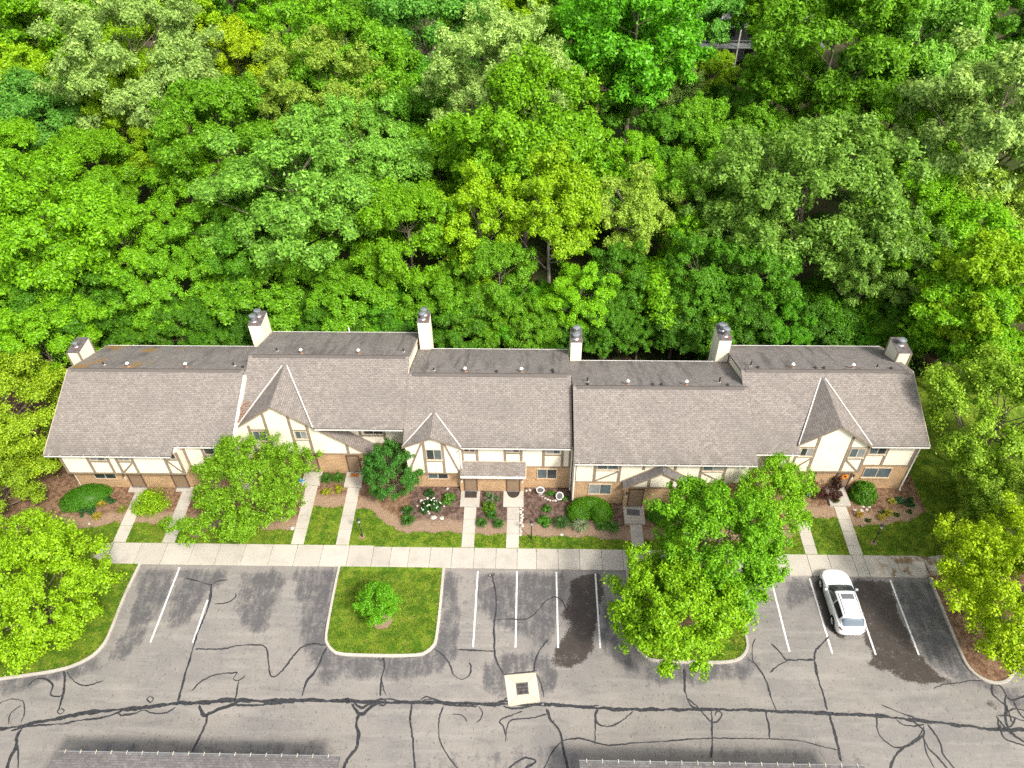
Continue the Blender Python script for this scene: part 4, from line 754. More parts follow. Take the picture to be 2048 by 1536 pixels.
boxpart(t,'upper_wall','cream',24.2,27.88,7.36,7.418,2.85,5.6); boxpart(t,'brick_wall','brick',24.3,27.88,7.34,7.417,0,2.8)
hb(t,24.25,27.88,2.83,7.36,.14)
for x in(25.78,27.8): vb(t,x,2.9,5.55,7.36)
hb(t,24.3,25.7,3.92,7.36,.13); window(t,24.55,25.66,4.1,5.1,7.36,'glass','glass_dark'); window(t,24.8,26.68,1.58,2.55,7.34,'glass','glass',True,True)
downspout(t,27.95,7.34,.3,5.0,'white_metal')
door(t,22.95,23.9,.43,2.3,7.30,1); lamp(t,24.12,1.8,7.30); door(t,20.5,21.3,.43,2.3,7.30,-1)
gutter(t,15.75,19.1,6.23,mz5(6.2)-.02); gutter(t,24.2,28.2,Ye+.03,ze-.02,brackets=False)
chimney(t,27.75,28.72,14.1,15.9,7.8,0,[(28.25,15.1,.3,.2)],True)
roof_fittings(t,bz,[(19.62,12.75),(24.02,12.75)],[(16.66,13.1,.45),(17.08,12.7,.1),(21.29,12.7,.1),(21.91,12.7,.1),(25.87,12.9,.3),(26.81,12.7,.1)])
fix(t)

# ---------------------------------------------------------------- carport roofs across the lane
def carport(x0,x1,label):
    t=empty('carport',((x0+x1)/2,-16.5,0)); tag(t,label,'carport','carports across the lane')
    yf,yr,yk=-13.75,-16.9,-20.0; z0,z1=2.6,3.35
    k=(z1-z0)/(yf-yr)
    slope(t,'roof',[(x0,yr),(x1,yr),(x1,yf),(x0,yf)],lambda x,y:z0+k*(yf-y),.12,M['shingle_grey'],'-y',yf)
    slope(t,'roof',[(x0,yk),(x1,yk),(x1,yr),(x0,yr)],lambda x,y:z1-k*(yr-y),.12,M['shingle_grey'],'y',yk)
    b=MB(); b.box(x0,x1,yf,yf+.07,z0-.10,z0-.02); g_=b.build('gutter',M['siding_grey'],t)
    m_=MB(); m_.box(-.02,.02,-.1,.12,0,.012); me=m_.mesh('gutter_bracket',M['tan_trim']); x=x0+.4
    while x<x1:
        o=link(bpy.data.objects.new('gutter_bracket',me),g_); o.location=(x,yf,z0+.008); x+=.85
    n=5
    for i in range(n):
        for y in(-14.0,-19.2):
            xx=x0+.3+(x1-x0-.6)*i/(n-1); p=MB(); p.box(xx-.07,xx+.07,y-.07,y+.07,0,2.6); p.build('post',M['tan_trim'],t)
    boxpart(t,'back_wall','tan_trim',x0+.2,x1-.2,-19.3,-19.2,0,2.55)
    fix(t)
carport(-25.39,-9.9,'long shingled carport roof nearest the left lawn, at the bottom edge')
carport(3.04,18.25,'long shingled carport roof in line with the white car, at the bottom edge')
# ================================================================== VEGETATION
def unit(a): return a/(np.linalg.norm(a,axis=-1,keepdims=True)+1e-9)
def leaf_mesh(name,P,Nn,size,r,aspect=.62,hi=.12,curl=.16,tri=False):
    n=len(P); Nn=unit(Nn); rnd=r.normal(size=(n,3)); T=unit(np.cross(Nn,rnd)); B=np.cross(Nn,T)
    s=(size*r.uniform(.65,1.3,n))[:,None] if np.isscalar(size) else (size*r.uniform(.75,1.25,n))[:,None]
    if tri:
        V=np.stack([P-T*s*.5+B*s*.30,P-T*s*.45-B*s*.36,P+T*s*.62+Nn*s*curl],1).reshape(-1,3)
        v=np.clip(r.normal(.5,.22,n),0,1); h=(r.random(n)<hi)*1.0
        return np_mesh(name,V,np.arange(3*n).reshape(-1,3),M['leaf'],{'v':np.repeat(v,3),'h':np.repeat(h,3)})
    V=np.stack([P-T*s*.5,P+B*s*aspect*.5+Nn*s*curl,P+T*s*.5-Nn*s*curl*.6,P-B*s*aspect*.5+Nn*s*curl],1).reshape(-1,3)
    F=np.arange(4*n).reshape(-1,4)
    v=np.clip(r.normal(.5,.22,n),0,1); h=(r.random(n)<hi)*1.0
    return np_mesh(name,V,F,M['leaf'],{'v':np.repeat(v,4),'h':np.repeat(h,4)})
def tube(V,F,pts,rad,n=6):
    pts=[np.array(p,float) for p in pts]; base=len(V)
    for i,(p,r) in enumerate(zip(pts,rad)):
        d=unit((pts[min(i+1,len(pts)-1)]-pts[max(i-1,0)])); a=unit(np.cross(d,(0.3,0.9,0.2))); b=np.cross(d,a)
        for k in range(n):
            t=2*math.pi*k/n; V.append(p+a*r*math.cos(t)+b*r*math.sin(t))
    for i in range(len(pts)-1):
        for k in range(n):
            q=base+i*n; F.append((q+k,q+(k+1)%n,q+n+(k+1)%n,q+n+k))
def gen_tree(seed,R=5.0,Rz=5.5,zc=10.0,ncl=230,per=150,leaf=.30,rc=(.55,1.15),low=.75,lobes=9,lobe_amp=.28,trunk_r=.26,flat=.55,up=.55,stems=1,lean=(0,0),limbs=26,shell=.55,airy=0.0,bark='bark',cone=0.0,tufts=8,bough=.22,tri=False):
    """returns (trunk mesh, crown mesh); base at the origin"""
    r=np.random.default_rng(seed)
    L=unit(r.normal(size=(lobes,3))*(1,1,.7)); amp=r.uniform(.4,1.0,lobes)*lobe_amp
    nb=max(10,ncl//tufts)                          # boughs, each carrying a handful of tufts
    D=unit(r.normal(size=(nb*3,3))); D=D[(D[:,2]>-.7)][:nb]; nb=len(D)
    f=r.uniform(shell**2.2,1,nb)**(1/2.2)
    k=1-lobe_amp*.35+np.max(amp[None]*np.clip(D@L.T,0,1)**6,axis=1)
    cone_k=1-cone*np.clip(D[:,2]*f,-.3,1)
    CB=D*(f*k)[:,None]*np.array([R,R,Rz])*np.stack([cone_k,cone_k,np.ones(nb)],1)
    br=R*bough*r.uniform(.7,1.25,nb)
    bi=np.repeat(np.arange(nb),tufts); ncl=len(bi)
    td=unit(r.normal(size=(ncl,3))); td[:,2]=np.abs(td[:,2])*.9-.15
    C=CB[bi]+td*(br[bi]*r.uniform(.45,1.0,ncl))[:,None]
    f=f[bi]
    C[:,2]=np.where(C[:,2]<0,C[:,2]*low,C[:,2])
    C[:,0]+=lean[0]; C[:,1]+=lean[1]; C[:,2]+=zc
    out=unit((C-np.array([lean[0],lean[1],zc-Rz*.35]))*np.array([1/R,1/R,1/Rz]))*.6+.6*td
    rr=r.uniform(rc[0],rc[1],ncl)*(1.15-.35*f)
    cnt=np.maximum(12,(per*(rr/np.mean(rr))**2*r.uniform(.55,1.35,ncl)).astype(int))
    idx=np.repeat(np.arange(ncl),cnt); n=len(idx)
    d=unit(r.normal(size=(n,3)))
    rad=(r.random(n)**.42)
    ax=unit(out*.55+np.array([0,0,.75])+.35*r.normal(size=(ncl,3)))      # every clump is a tuft that grows out and up
    el=r.uniform(.35,.95,ncl)
    an=r.uniform(.55,1.25,(ncl,3))*np.array([1,1,.8])                       # ragged, uneven sprays with soft rims
    off=r.normal(size=(n,3))*(rr[idx]*.37)[:,None]*an[idx]
    d=unit(off/an[idx])
    off+=ax[idx]*(np.sum(d*ax[idx],1)*np.linalg.norm(off,axis=1)*el[idx]*.8)[:,None]
    off[:,2]-=.18*(off[:,0]**2+off[:,1]**2)/rr[idx]
    P=C[idx]+off+.10*r.normal(size=(n,3))*rr[idx][:,None]
    N=up*np.array([0,0,.8])+.75*d+.25*out[idx]+.5*r.normal(size=(n,3))
    crown=leaf_mesh('crown',P,N,leaf,r,tri=tri)
    V=[];F=[]
    for s_ in range(stems):
        a=2*math.pi*s_/stems+r.uniform(0,1); o=np.array([math.cos(a),math.sin(a)])*(trunk_r*.9 if stems>1 else 0)
        top=np.array([lean[0],lean[1]])*.9+o*(R*.35/ max(trunk_r,.05) if stems>1 else 1)
        H=zc+Rz*.35; pts=[]; rad=[]
        for i in range(8):
            q=i/7; w_=np.array([math.sin(q*5+seed),math.cos(q*4+seed*2)])*.10*R*.25*q
            pts.append((o[0]*(1-q)+top[0]*q**1.4+w_[0],o[1]*(1-q)+top[1]*q**1.4+w_[1],H*q-.15)); rad.append(trunk_r/(stems**.5)*(1.25 if i==0 else 1)*(1-.82*q))
        tube(V,F,pts,rad,8)
        pts=np.array(pts); sel=r.permutation(ncl)[:limbs//stems]
        for c in sel:
            tgt=C[c]; zs=np.clip(tgt[2]-np.linalg.norm(tgt[:2]-pts[4,:2])*r.uniform(.6,1.0),H*.18,H*.92); q=zs/H*7; i=int(min(q,6)); st=pts[i]+(pts[i+1]-pts[i])*(q-i)
            m1=st+(tgt-st)*.5+np.array([0,0,-.06*np.linalg.norm(tgt-st)])+r.normal(0,.12,3)
            r0=trunk_r*(1-.82*zs/H)*.55/(stems**.3); tube(V,F,[st,m1,tgt],[r0,r0*.6,.015],5)
    trunk=np_mesh('trunk',np.array(V),np.array(F),M[bark],smooth=True)
    return trunk,crown
def tree(name,meshes,loc,label,cat='tree',color=(.1,.2,.02),scale=1.0,sz=None,rz=0.0,group=None):
    t=empty(name,loc,rz); t.scale=(scale,scale,sz or scale); tag(t,label,cat,group)
    link(bpy.data.objects.new('trunk',meshes[0]),t); c=link(bpy.data.objects.new('crown',meshes[1]),t); c.color=(*color,1); return t
COL={'lime':(.29,.50,.012),'yellow':(.38,.55,.012),'bright':(.20,.45,.012),'vivid':(.125,.40,.014),'mid':(.165,.39,.016),'dark':(.10,.28,.014),'sage':(.35,.53,.13),'pale':(.22,.47,.055),'blue':(.15,.40,.05),'olive':(.31,.47,.055),'oak':(.19,.36,.05),'deep':(.075,.22,.013)}
CNAME={'lime':'lime-green','yellow':'yellow-green','bright':'bright green','vivid':'vivid emerald-green','mid':'mid-green','dark':'dark green','sage':'pale sage-green','pale':'silvery green','blue':'bluish green','olive':'pale olive','oak':'grey-green','deep':'deep green'}
# ---- woodland behind the row
PROTO=[gen_tree(101,ncl=520,per=215,leaf=.205,rc=(.38,.75),tri=True),
 gen_tree(102,R=5.0,Rz=6.2,zc=10.2,ncl=540,per=210,leaf=.20,rc=(.38,.72),lobes=7,lobe_amp=.35,bough=.2,tri=True),
 gen_tree(103,R=5.0,Rz=4.8,zc=9.0,ncl=520,per=210,leaf=.21,rc=(.4,.78),lobes=12,bough=.24,tufts=9,tri=True),
 gen_tree(134,R=5.0,Rz=5.2,zc=9.4,ncl=900,per=150,leaf=.16,rc=(.3,.56),lobes=14,lobe_amp=.2,up=.4,bough=.18,tufts=9,tri=True),
 gen_tree(105,R=5.0,Rz=5.8,zc=10.0,ncl=360,per=230,leaf=.20,rc=(.4,.78),lobes=6,lobe_amp=.45,bark='bark_pale',limbs=34,tufts=7,tri=True),
 gen_tree(106,R=5.0,Rz=4.4,zc=7.6,ncl=520,per=210,leaf=.225,rc=(.4,.82),low=1.1,up=.7,bough=.23,tufts=9,tri=True)]
PZC=[10,10.2,9,9.6,10,7.6]
def ray_at(px,py,z):
    d=AX_R*(px-1024)+AX_D*(py-768)+AX_F*1565.0; t=(z-CAM[2])/d.z; return Vector(CAM)+d*t
def dist_px(p): 
    return (p-Vector(CAM)).dot(AX_F)
def pix(p):
    q=p-Vector(CAM); z=q.dot(AX_F); return 1024+1565*q.dot(AX_R)/z, 768+1565*q.dot(AX_D)/z
# centre of each crown as seen in the photograph, its width there, its colour and habit
FOREST=[(95,470,270,'bright',2),(335,570,240,'mid',3),(590,400,330,'pale',1),(540,590,250,'mid',5),(820,480,200,'bright',0),(960,470,190,'lime',4),(1100,450,210,'lime',4),(1055,640,170,'vivid',5),
 (1265,450,170,'olive',4),(1330,620,230,'bright',5),(1610,400,420,'oak',3),(1880,520,250,'bright',2),(1990,600,220,'lime',0),(1990,250,300,'sage',1),(1335,175,130,'sage',3),(1000,165,270,'sage',3),(1050,290,280,'bright',2),(790,260,150,'dark',0),
 (640,190,230,'olive',3),(270,125,280,'sage',3),(290,200,180,'lime',0),(60,180,170,'lime',2),(90,250,200,'blue',5),(275,290,150,'lime',1),(430,290,220,'mid',0),(700,130,230,'mid',1),(850,70,220,'blue',2),(1040,55,150,'lime',0),(1270,75,290,'vivid',2),
 (1660,110,280,'mid',0),(1830,110,240,'pale',1),(1995,60,180,'dark',3),(90,70,230,'bright',2),(310,40,210,'lime',1),(470,25,180,'dark',0),(1250,350,150,'bright',1),(1420,165,110,'lime',0),(480,140,150,'yellow',0),(720,330,220,'pale',1),(180,350,160,'bright',0),
 (880,350,170,'bright',2),(1180,200,150,'dark',0),(560,60,170,'bright',1),(690,20,170,'dark',2),(960,10,160,'bright',0),(1150,10,170,'dark',1),(1390,30,150,'blue',0),(1580,20,170,'bright',1),(1740,15,190,'dark',0),(1890,15,170,'mid',2),(30,10,200,'blue',1),(190,0,190,'bright',0),
 (1480,260,120,'dark',1),(1390,290,150,'mid',0),(1160,600,140,'bright',1),(900,600,170,'mid',5),(720,600,170,'mid',5),(420,480,170,'mid',1),(255,500,170,'bright',0),(1460,640,150,'dark',5),(1640,640,180,'dark',5),(1780,640,180,'mid',5),(1900,660,160,'dark',5),(130,620,180,'dark',5),(280,650,150,'deep',5),(20,620,170,'mid',5),
 (600,650,140,'deep',5),(440,650,150,'deep',5),(800,640,130,'deep',5),(1205,650,110,'deep',5),(1960,420,190,'olive',2),(1830,330,160,'bright',4),(1890,230,150,'mid',0),(1240,560,130,'dark',1),(1395,560,150,'dark',1),(1560,170,150,'bright',4),(380,380,150,'bright',4),(20,330,160,'bright',0),(160,150,130,'bright',1),(400,190,130,'mid',0),(560,250,150,'dark',0),(860,200,130,'vivid',0),(740,60,140,'mid',0),(1110,110,140,'mid',0),(1720,230,140,'mid',1),(1870,60,130,'bright',0),(1150,370,150,'vivid',2),(1390,420,170,'mid',0),(1400,500,150,'bright',2),(1330,300,140,'dark',0),(1480,380,150,'dark',2),(660,480,170,'mid',0),(1000,560,150,'mid',0),(1500,560,180,'dark',0),(1760,520,200,'oak',3),(1470,470,190,'oak',3),(200,440,150,'mid',1),(500,500,170,'dark',0),(780,400,150,'mid',2),(1840,440,170,'bright',0),(1575,235,150,'mid',0),(1445,215,110,'deep',5),(1535,300,150,'mid',2)]
WHERE=[(150,'the gap before the first roof'),(260,"the first roof's mossy end"),(370,"the first roof's middle"),(500,'the first and second roof join'),(600,"the second roof's gable"),(720,"the second roof's middle"),(840,"the second roof's end"),(940,"the third roof's gable"),(1050,"the third roof's middle"),(1150,"the third roof's end"),(1260,"the fourth roof's start"),(1370,"the fourth roof's middle"),(1480,"the fourth roof's end"),(1590,"the fifth roof's start"),(1700,"the fifth roof's gable"),(1820,"the fifth roof's end"),(3000,'the lawn past the last roof')]
ROW=[(26,"wood's front edge"),(35,"wood's second tier"),(46,"wood's third tier"),(60,"wood's fourth tier"),(80,"wood's back"),(400,"wood's farthest fringe")]
seen=set()
for i,(px,py,wpx,ck,pr) in enumerate(FOREST):
    r=np.random.default_rng(500+i); s=1.0
    for _ in range(6):
        p=ray_at(px,py,PZC[pr]*s); s=.5*wpx*dist_px(p)/1565/5.0*1.12
        s=min(max(s,.45),1.75)
    ymin=18.8+5.0*s*1.22
    if p.y<ymin and abs(p.x)<36:                      # keep crowns clear of the houses: move along the line of sight to lower ground
        z=CAM[2]+(p.z-CAM[2])*(ymin-CAM[1])/(p.y-CAM[1]); q=Vector(CAM)+(p-Vector(CAM))*((ymin-CAM[1])/(p.y-CAM[1])); p=q
    szz=min(max(p.z/PZC[pr],s*.88),s*1.45); bz_=max(min(p.z-PZC[pr]*szz,-.05),-.38*PZC[pr]*szz)   # low-branching where the crown sits near the ground
    wh=next(n for lim,n in WHERE if px<lim); rw=next(n for lim,n in ROW if p.y<lim)
    lab=f"{CNAME[ck]} tree at the {rw}, above {wh}"
    for alt in ('broad ','slender ','taller ','lower '):
        if lab not in seen: break
        lab=f"{alt}{CNAME[ck]} tree at the {rw}, above {wh}"
    seen.add(lab)
    c=np.array(COL[ck])*r.uniform(.88,1.12); 
    tree('tree',PROTO[pr],(p.x,p.y,bz_),lab,'tree',tuple(c),s,szz,r.uniform(0,6.28),'woodland trees behind the townhouses')
# young trees crowding the woodland edge right behind the roofs; darker leaf colours paint in their shade
for i,x in enumerate(np.arange(-33,32,3.05)):
    r=np.random.default_rng(800+i); ck=['mid','dark','dark','vivid','deep','deep'][int(r.integers(0,6))]; pr=[5,0,2,5][i%4]; s=r.uniform(.46,.62); y=20.8+r.uniform(0,2.2)+(1.2 if -21<x<-9 else 0)
    px_,_=pix(Vector((x,y,4))); wh=next(n for lim,n in WHERE if px_<lim)
    lab=f"young {CNAME[ck]} tree at the wood's foot, directly behind {wh}"
    for alt in('bushy','slim','low','small'):
        if lab not in seen: break
        lab=f"{alt} young {CNAME[ck]} tree at the wood's foot, directly behind {wh}"
    seen.add(lab); tree('young_tree',PROTO[pr],(x,y,-.3),lab,'tree',tuple(np.array(COL[ck])*.85),s,s*r.uniform(.75,1.05),r.uniform(0,6.28),'young trees at the foot of the wood')
# low growth on the woodland floor
def undergrowth():
    r=np.random.default_rng(77); n=900
    cx=r.uniform(-62,62,n); cyy=19.5+r.random(n)**1.3*75; rr=r.uniform(.6,1.5,n); idx=np.repeat(np.arange(n),70); m=len(idx)
    d=unit(r.normal(size=(m,3))); d[:,2]=np.abs(d[:,2]); P=np.stack([cx[idx],cyy[idx],np.zeros(m)],1)+d*(rr[idx]*r.random(m)**.4)[:,None]*np.array([1,1,.9])
    me=leaf_mesh('undergrowth',P,d+np.array([0,0,.8])+.4*r.normal(size=(m,3)),.34,r); o=link(bpy.data.objects.new('undergrowth',me)); o.color=(.05,.13,.016,1)
    tag(o,'low leafy undergrowth on the shaded woodland floor','undergrowth',kind='stuff')
undergrowth()

# ---- trees in front of the houses
tree('maple_tree',gen_tree(201,R=4.9,Rz=3.8,zc=4.3,ncl=760,per=105,leaf=.155,rc=(.32,.62),trunk_r=.16,lobes=16,lobe_amp=.22,low=.9,bough=.2),(-31.2,-4.7,.1),'yellow-green maple on the lawn left of the parking lot',color=(.30,.52,.014),rz=.3)
tree('maple_tree',gen_tree(212,R=3.9,Rz=3.2,zc=4.5,ncl=640,per=95,leaf=.165,rc=(.32,.6),trunk_r=.16,lobes=16,lobe_amp=.26,low=1.0,bough=.2,lean=(-.2,-.6)),(9.1,-4.9,.1),'yellow-green maple on the kerbed island, overhanging the drive lane',color=(.25,.48,.012))
tree('maple_tree',gen_tree(213,R=4.2,Rz=3.9,zc=5.0,ncl=740,per=95,leaf=.165,rc=(.32,.6),trunk_r=.17,lobes=14,lobe_amp=.28,low=1.1,bough=.2,lean=(.2,-.4)),(11.9,-1.2,.1),'deeper green maple at the top of the kerbed island, over the sidewalk',color=(.175,.42,.014))
tree('maple_tree',gen_tree(203,R=5.4,Rz=4.8,zc=5.1,ncl=900,per=95,leaf=.165,rc=(.34,.66),trunk_r=.18,lobes=16,lobe_amp=.22,low=1.05,bough=.19),(30.3,-4.6,.1),'golden yellow-green maple in the mulch right of the parking lot',color=(.39,.57,.014),rz=1.2)
tree('locust_tree',gen_tree(204,R=4.4,Rz=3.2,zc=3.5,ncl=760,per=75,leaf=.135,rc=(.26,.54),trunk_r=.13,lobes=12,lobe_amp=.55,low=.85,stems=3,lean=(3.1,1.4)),(-23.0,3.1,.1),'airy spreading locust tree hiding the doors between first and second townhouse',color=(.20,.40,.018))
tree('pear_tree',gen_tree(205,R=2.05,Rz=2.35,zc=2.6,ncl=560,per=90,leaf=.095,rc=(.22,.38),trunk_r=.10,lobes=8,lobe_amp=.06,low=.95,shell=.75,bough=.13,tufts=5),(-9.75,6.25,.2),'dense dark green rounded tree at the corner of the second townhouse',color=(.065,.22,.028))
tree('young_tree',gen_tree(216,R=1.35,Rz=1.45,zc=2.0,ncl=260,per=80,leaf=.09,rc=(.2,.36),trunk_r=.05,lobes=8,lobe_amp=.15,limbs=24,tufts=6,shell=.4),(-9.3,-4.1,.12),'small young green tree in a dirt ring on the grass island',color=(.15,.42,.014))
tree('ornamental_tree',gen_tree(207,R=2.6,Rz=2.2,zc=3.2,ncl=440,per=75,leaf=.13,rc=(.3,.55),trunk_r=.10,lobes=9,lobe_amp=.4,stems=2),(17.0,3.9,.2),'light green airy tree in front of the fifth townhouse, behind the island maples',color=(.23,.48,.016))
PINE=gen_tree(208,R=4.2,Rz=4.8,zc=4.9,ncl=620,per=130,leaf=.15,rc=(.38,.72),trunk_r=.2,lobes=14,lobe_amp=.4,low=1.0,up=.7,cone=.35,bough=.2)
tree('pine_tree',PINE,(-38.6,9.6,.0),'yellowish soft-needled pine beside the end wall of the first townhouse',color=(.31,.47,.022),scale=1.05)
tree('pine_tree',PINE,(-38.6,4.0,.0),'lower olive pine between the first townhouse and the lawn maple',color=(.27,.42,.022),scale=.8,rz=2.1)
tree('pine_tree',PINE,(33.6,8.6,.0),'light green pine leaning over the lawn past the last townhouse',color=(.29,.48,.035),scale=1.2,rz=1.0)
tree('pine_tree',PINE,(34.2,2.6,.0),'lower yellow-green pine between the last lawn and the golden maple',color=(.28,.45,.04),scale=.85,rz=4.0)
tree('tree',PROTO[0],(34.5,17.5,-.05),'bright green tree filling the corner behind the last chimney',color=COL['bright'],scale=.9,sz=.8,rz=2.0)
tree('tree',PROTO[2],(-38.6,16.2,-.8),'mid-green tree shading the mossy chimney end of the row',color=COL['bright'],scale=.85,sz=.8,rz=1.0)
# ---- shrubs and bedding plants
def shrub_mesh(seed,rx,ry,h,n,leaf,shell=.8,up=.4,flat_top=False):
    r=np.random.default_rng(seed); d=unit(r.normal(size=(n,3))); d[:,2]=np.abs(d[:,2])
    if shell<.8:                                     # loose shrub: tufts of leaves on short shoots
        k=max(9,int(26*rx*ry/.8)); c=unit(r.normal(size=(k,3))); c[:,2]=np.abs(c[:,2]); c*=r.uniform(.45,1.0,k)[:,None]*np.array([rx,ry,h])*.82
        i=r.integers(0,k,n); P=c[i]+unit(r.normal(size=(n,3)))*(r.random(n)**.4*.34*min(rx,ry)*r.uniform(.6,1.3,k)[i])[:,None]; P[:,2]=np.abs(P[:,2])
        return leaf_mesh('foliage',P,(P-c[i])/(.3*rx)+np.array([0,0,.5])+.5*r.normal(size=(n,3)),leaf,r)
    rad=r.uniform(shell,1.0,n)*(1+.06*np.sin(d[:,0]*9+seed)*np.sin(d[:,1]*8)+.05*np.sin(d[:,2]*13+d[:,0]*5))
    P=d*rad[:,None]*np.array([rx,ry,h]); N=d/np.array([rx,ry,h])*min(rx,ry,h)+np.array([0,0,up])+.45*r.normal(size=(n,3))
    return leaf_mesh('foliage',P,N,leaf,r)
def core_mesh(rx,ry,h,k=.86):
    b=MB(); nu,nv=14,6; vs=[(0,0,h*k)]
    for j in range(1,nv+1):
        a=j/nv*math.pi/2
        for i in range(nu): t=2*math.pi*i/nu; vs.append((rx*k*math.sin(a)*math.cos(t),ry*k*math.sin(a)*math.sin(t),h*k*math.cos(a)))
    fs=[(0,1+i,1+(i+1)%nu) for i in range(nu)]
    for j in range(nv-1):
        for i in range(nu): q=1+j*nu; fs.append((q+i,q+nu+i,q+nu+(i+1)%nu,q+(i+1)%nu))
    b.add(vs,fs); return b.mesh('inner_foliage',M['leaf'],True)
def shrub(name,x,y,rx,ry,h,label,color,n=2500,leaf=.09,shell=.8,rz=0.0,core=True,seed=None,group=None,cat='shrub'):
    t=empty(name,(x,y,gz(y)-.02),rz); tag(t,label,cat,group)
    f=link(bpy.data.objects.new('foliage',shrub_mesh(seed or int(abs(x*37+y*91)*10)%9999,rx,ry,h,n,leaf,shell)),t); f.color=(*color,1)
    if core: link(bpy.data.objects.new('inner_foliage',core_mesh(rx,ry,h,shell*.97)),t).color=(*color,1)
    return t
def strap(name,x,y,r_,h,label,color,n=110,wd=.028,group=None):
    g=np.random.default_rng(int(abs(x*53+y*17)*10)%9999); V=[];F=[]; vv=[];hh=[]
    for i in range(n):
        a=g.uniform(0,6.283); l=g.uniform(.6,1.0)*r_; H=h*g.uniform(.65,1.1); o=g.normal(0,.10*r_,2); s=np.array([-math.sin(a),math.cos(a)])*wd; b=len(V); c=g.random()
        for q,z,wk in((0,0,1),(.3,.75,1),(.7,1.0,.8),(1.0,.62,.12)):
            p=o+np.array([math.cos(a),math.sin(a)])*l*q
            for sg in(-1,1): V.append((p[0]+s[0]*sg*wk,p[1]+s[1]*sg*wk,H*z)); vv.append(c); hh.append(1.0*(c>.8))
        for k in range(3): F.append((b+2*k,b+2*k+1,b+2*k+3,b+2*k+2))
    me=np_mesh('blades',np.array(V),np.array(F),M['leaf'],{'v':np.array(vv),'h':np.array(hh)})
    t=empty(name,(x,y,gz(y)-.02)); tag(t,label,'plant',group); o=link(bpy.data.objects.new('blades',me),t); o.color=(*color,1); return t
HEDGE=(.075,.24,.012); HG2=(.105,.29,.012)
shrub('hedge',-32.9,5.55,1.85,1.15,1.0,'low clipped oval yew hedge in front of the first townhouse',HEDGE,9000,.07,.93,rz=.45,cat='hedge')
for x,y,l in((-31.05,5.3,'rounded dark shrub nearest the brown door of the first townhouse'),(-31.9,4.45,'dark low shrub between the oval hedge and yellow tufts'),(-32.55,4.25,'dark low shrub touching the front of the oval hedge')): shrub('shrub',x,y,.48,.45,.45,l,(.035,.115,.03),900,.10,.6,core=False)
strap('grass_tuft',-31.5,5.0,.4,.3,'yellow grass tuft beside the dark shrub of the first townhouse',(.30,.27,.03),60); strap('grass_tuft',-31.4,3.9,.45,.3,'yellow grass tuft at the edge of the first mulch bed',(.33,.28,.03),70); strap('grass_tuft',-29.75,4.5,.45,.35,'yellow-green tuft against the first walkway',(.20,.24,.03),70)
shrub('shrub',-27.75,4.9,1.4,1.3,1.65,'tall bright green shrub overhanging the first walkway',(.25,.44,.014),5200,.13,.55,core=False)
strap('daylily',-15.1,7.45,.6,.6,'dark daylily clump by the brick wall between the second house doors',(.05,.15,.02),130); strap('daylily',-14.2,7.5,.6,.6,'daylily clump next to the orange doormat',(.06,.17,.02),130)
shrub('shrub',-15.0,6.4,.6,.45,.45,'low chartreuse shrub nearer the lawn strip of the second house',(.30,.32,.02),1100,.10,.6,core=False); shrub('shrub',-14.15,6.6,.55,.45,.45,'low chartreuse shrub beside the orange doormat step',(.30,.32,.02),1000,.10,.6,core=False)
strap('daylily',-8.6,4.6,.55,.55,'upper daylily clump below the dense dark tree',(.04,.12,.018),120); strap('daylily',-8.55,3.75,.62,.55,'lower daylily clump at the bed edge below the dense dark tree',(.055,.155,.02),140)
p=shrub('peony_bush',-7.05,5.0,1.05,.75,.75,'white-flowered peony bush under the small front gable',(.035,.12,.022),2600,.13,.6,core=False)
def flowers(parent,n,rx,ry,h,mat,r0,seed):
    g=np.random.default_rng(seed); b=MB(); b.cyl((0,0,-.02),(0,0,.035),r0*.6,r0,7); me=b.mesh('flower',M[mat])
    for i in range(n):
        a=g.uniform(0,6.283); q=g.uniform(.2,1.0); z=h*math.sqrt(max(0,1-(q*.95)**2))
        o=link(bpy.data.objects.new('flower',me),parent); o.location=(rx*q*math.cos(a),ry*q*math.sin(a),z+.02); o.rotation_euler=(g.normal(0,.4),g.normal(0,.4),0)
flowers(p,30,1.1,.8,.72,'white_flower',.055,3)
shrub('shrub',-5.75,5.75,.68,.68,.75,'fresh green feathery shrub beside the dark-matted door',(.10,.25,.03),2600,.12,.45,core=False); shrub('shrub',-7.25,6.35,.55,.45,.6,'dull green shrub behind the white peonies',(.05,.12,.03),1200,.1,.6,core=False)
shrub('shrub',-2.62,5.95,.85,.5,.75,'grey-green iris-like shrub between the porch doors',(.13,.20,.09),1800,.13,.5,core=False); shrub('shrub',-2.65,5.1,.8,.5,.65,'yellow-edged green shrub between the porch walkways',(.12,.24,.02),1800,.12,.5,core=False)
for x,y,l in((-3.16,3.65,'small round daylily nearest the dark-mat walkway'),(-1.95,3.55,'small round daylily nearest the half-round-mat walkway'),(-2.45,4.3,'middle daylily of the three between the porch walkways')): strap('daylily',x,y,.5,.45,l,(.05,.155,.02),110)
for x,y,s_,l in((1.82,6.45,.45,'hosta between the two white planters'),(2.7,6.15,.45,'hosta by the downspout of the third house'),(1.55,5.05,.48,'lone hosta in the middle of the dark mulch')): shrub('hosta',x,y,s_,s_*.9,.38,l,(.075,.20,.03),420,.2,.35,core=False,cat='plant')
shrub('shrub',1.32,3.8,.62,.58,.6,'round bright shrub by the lamp post of the third house',(.075,.235,.018),2200,.12,.5,core=False)
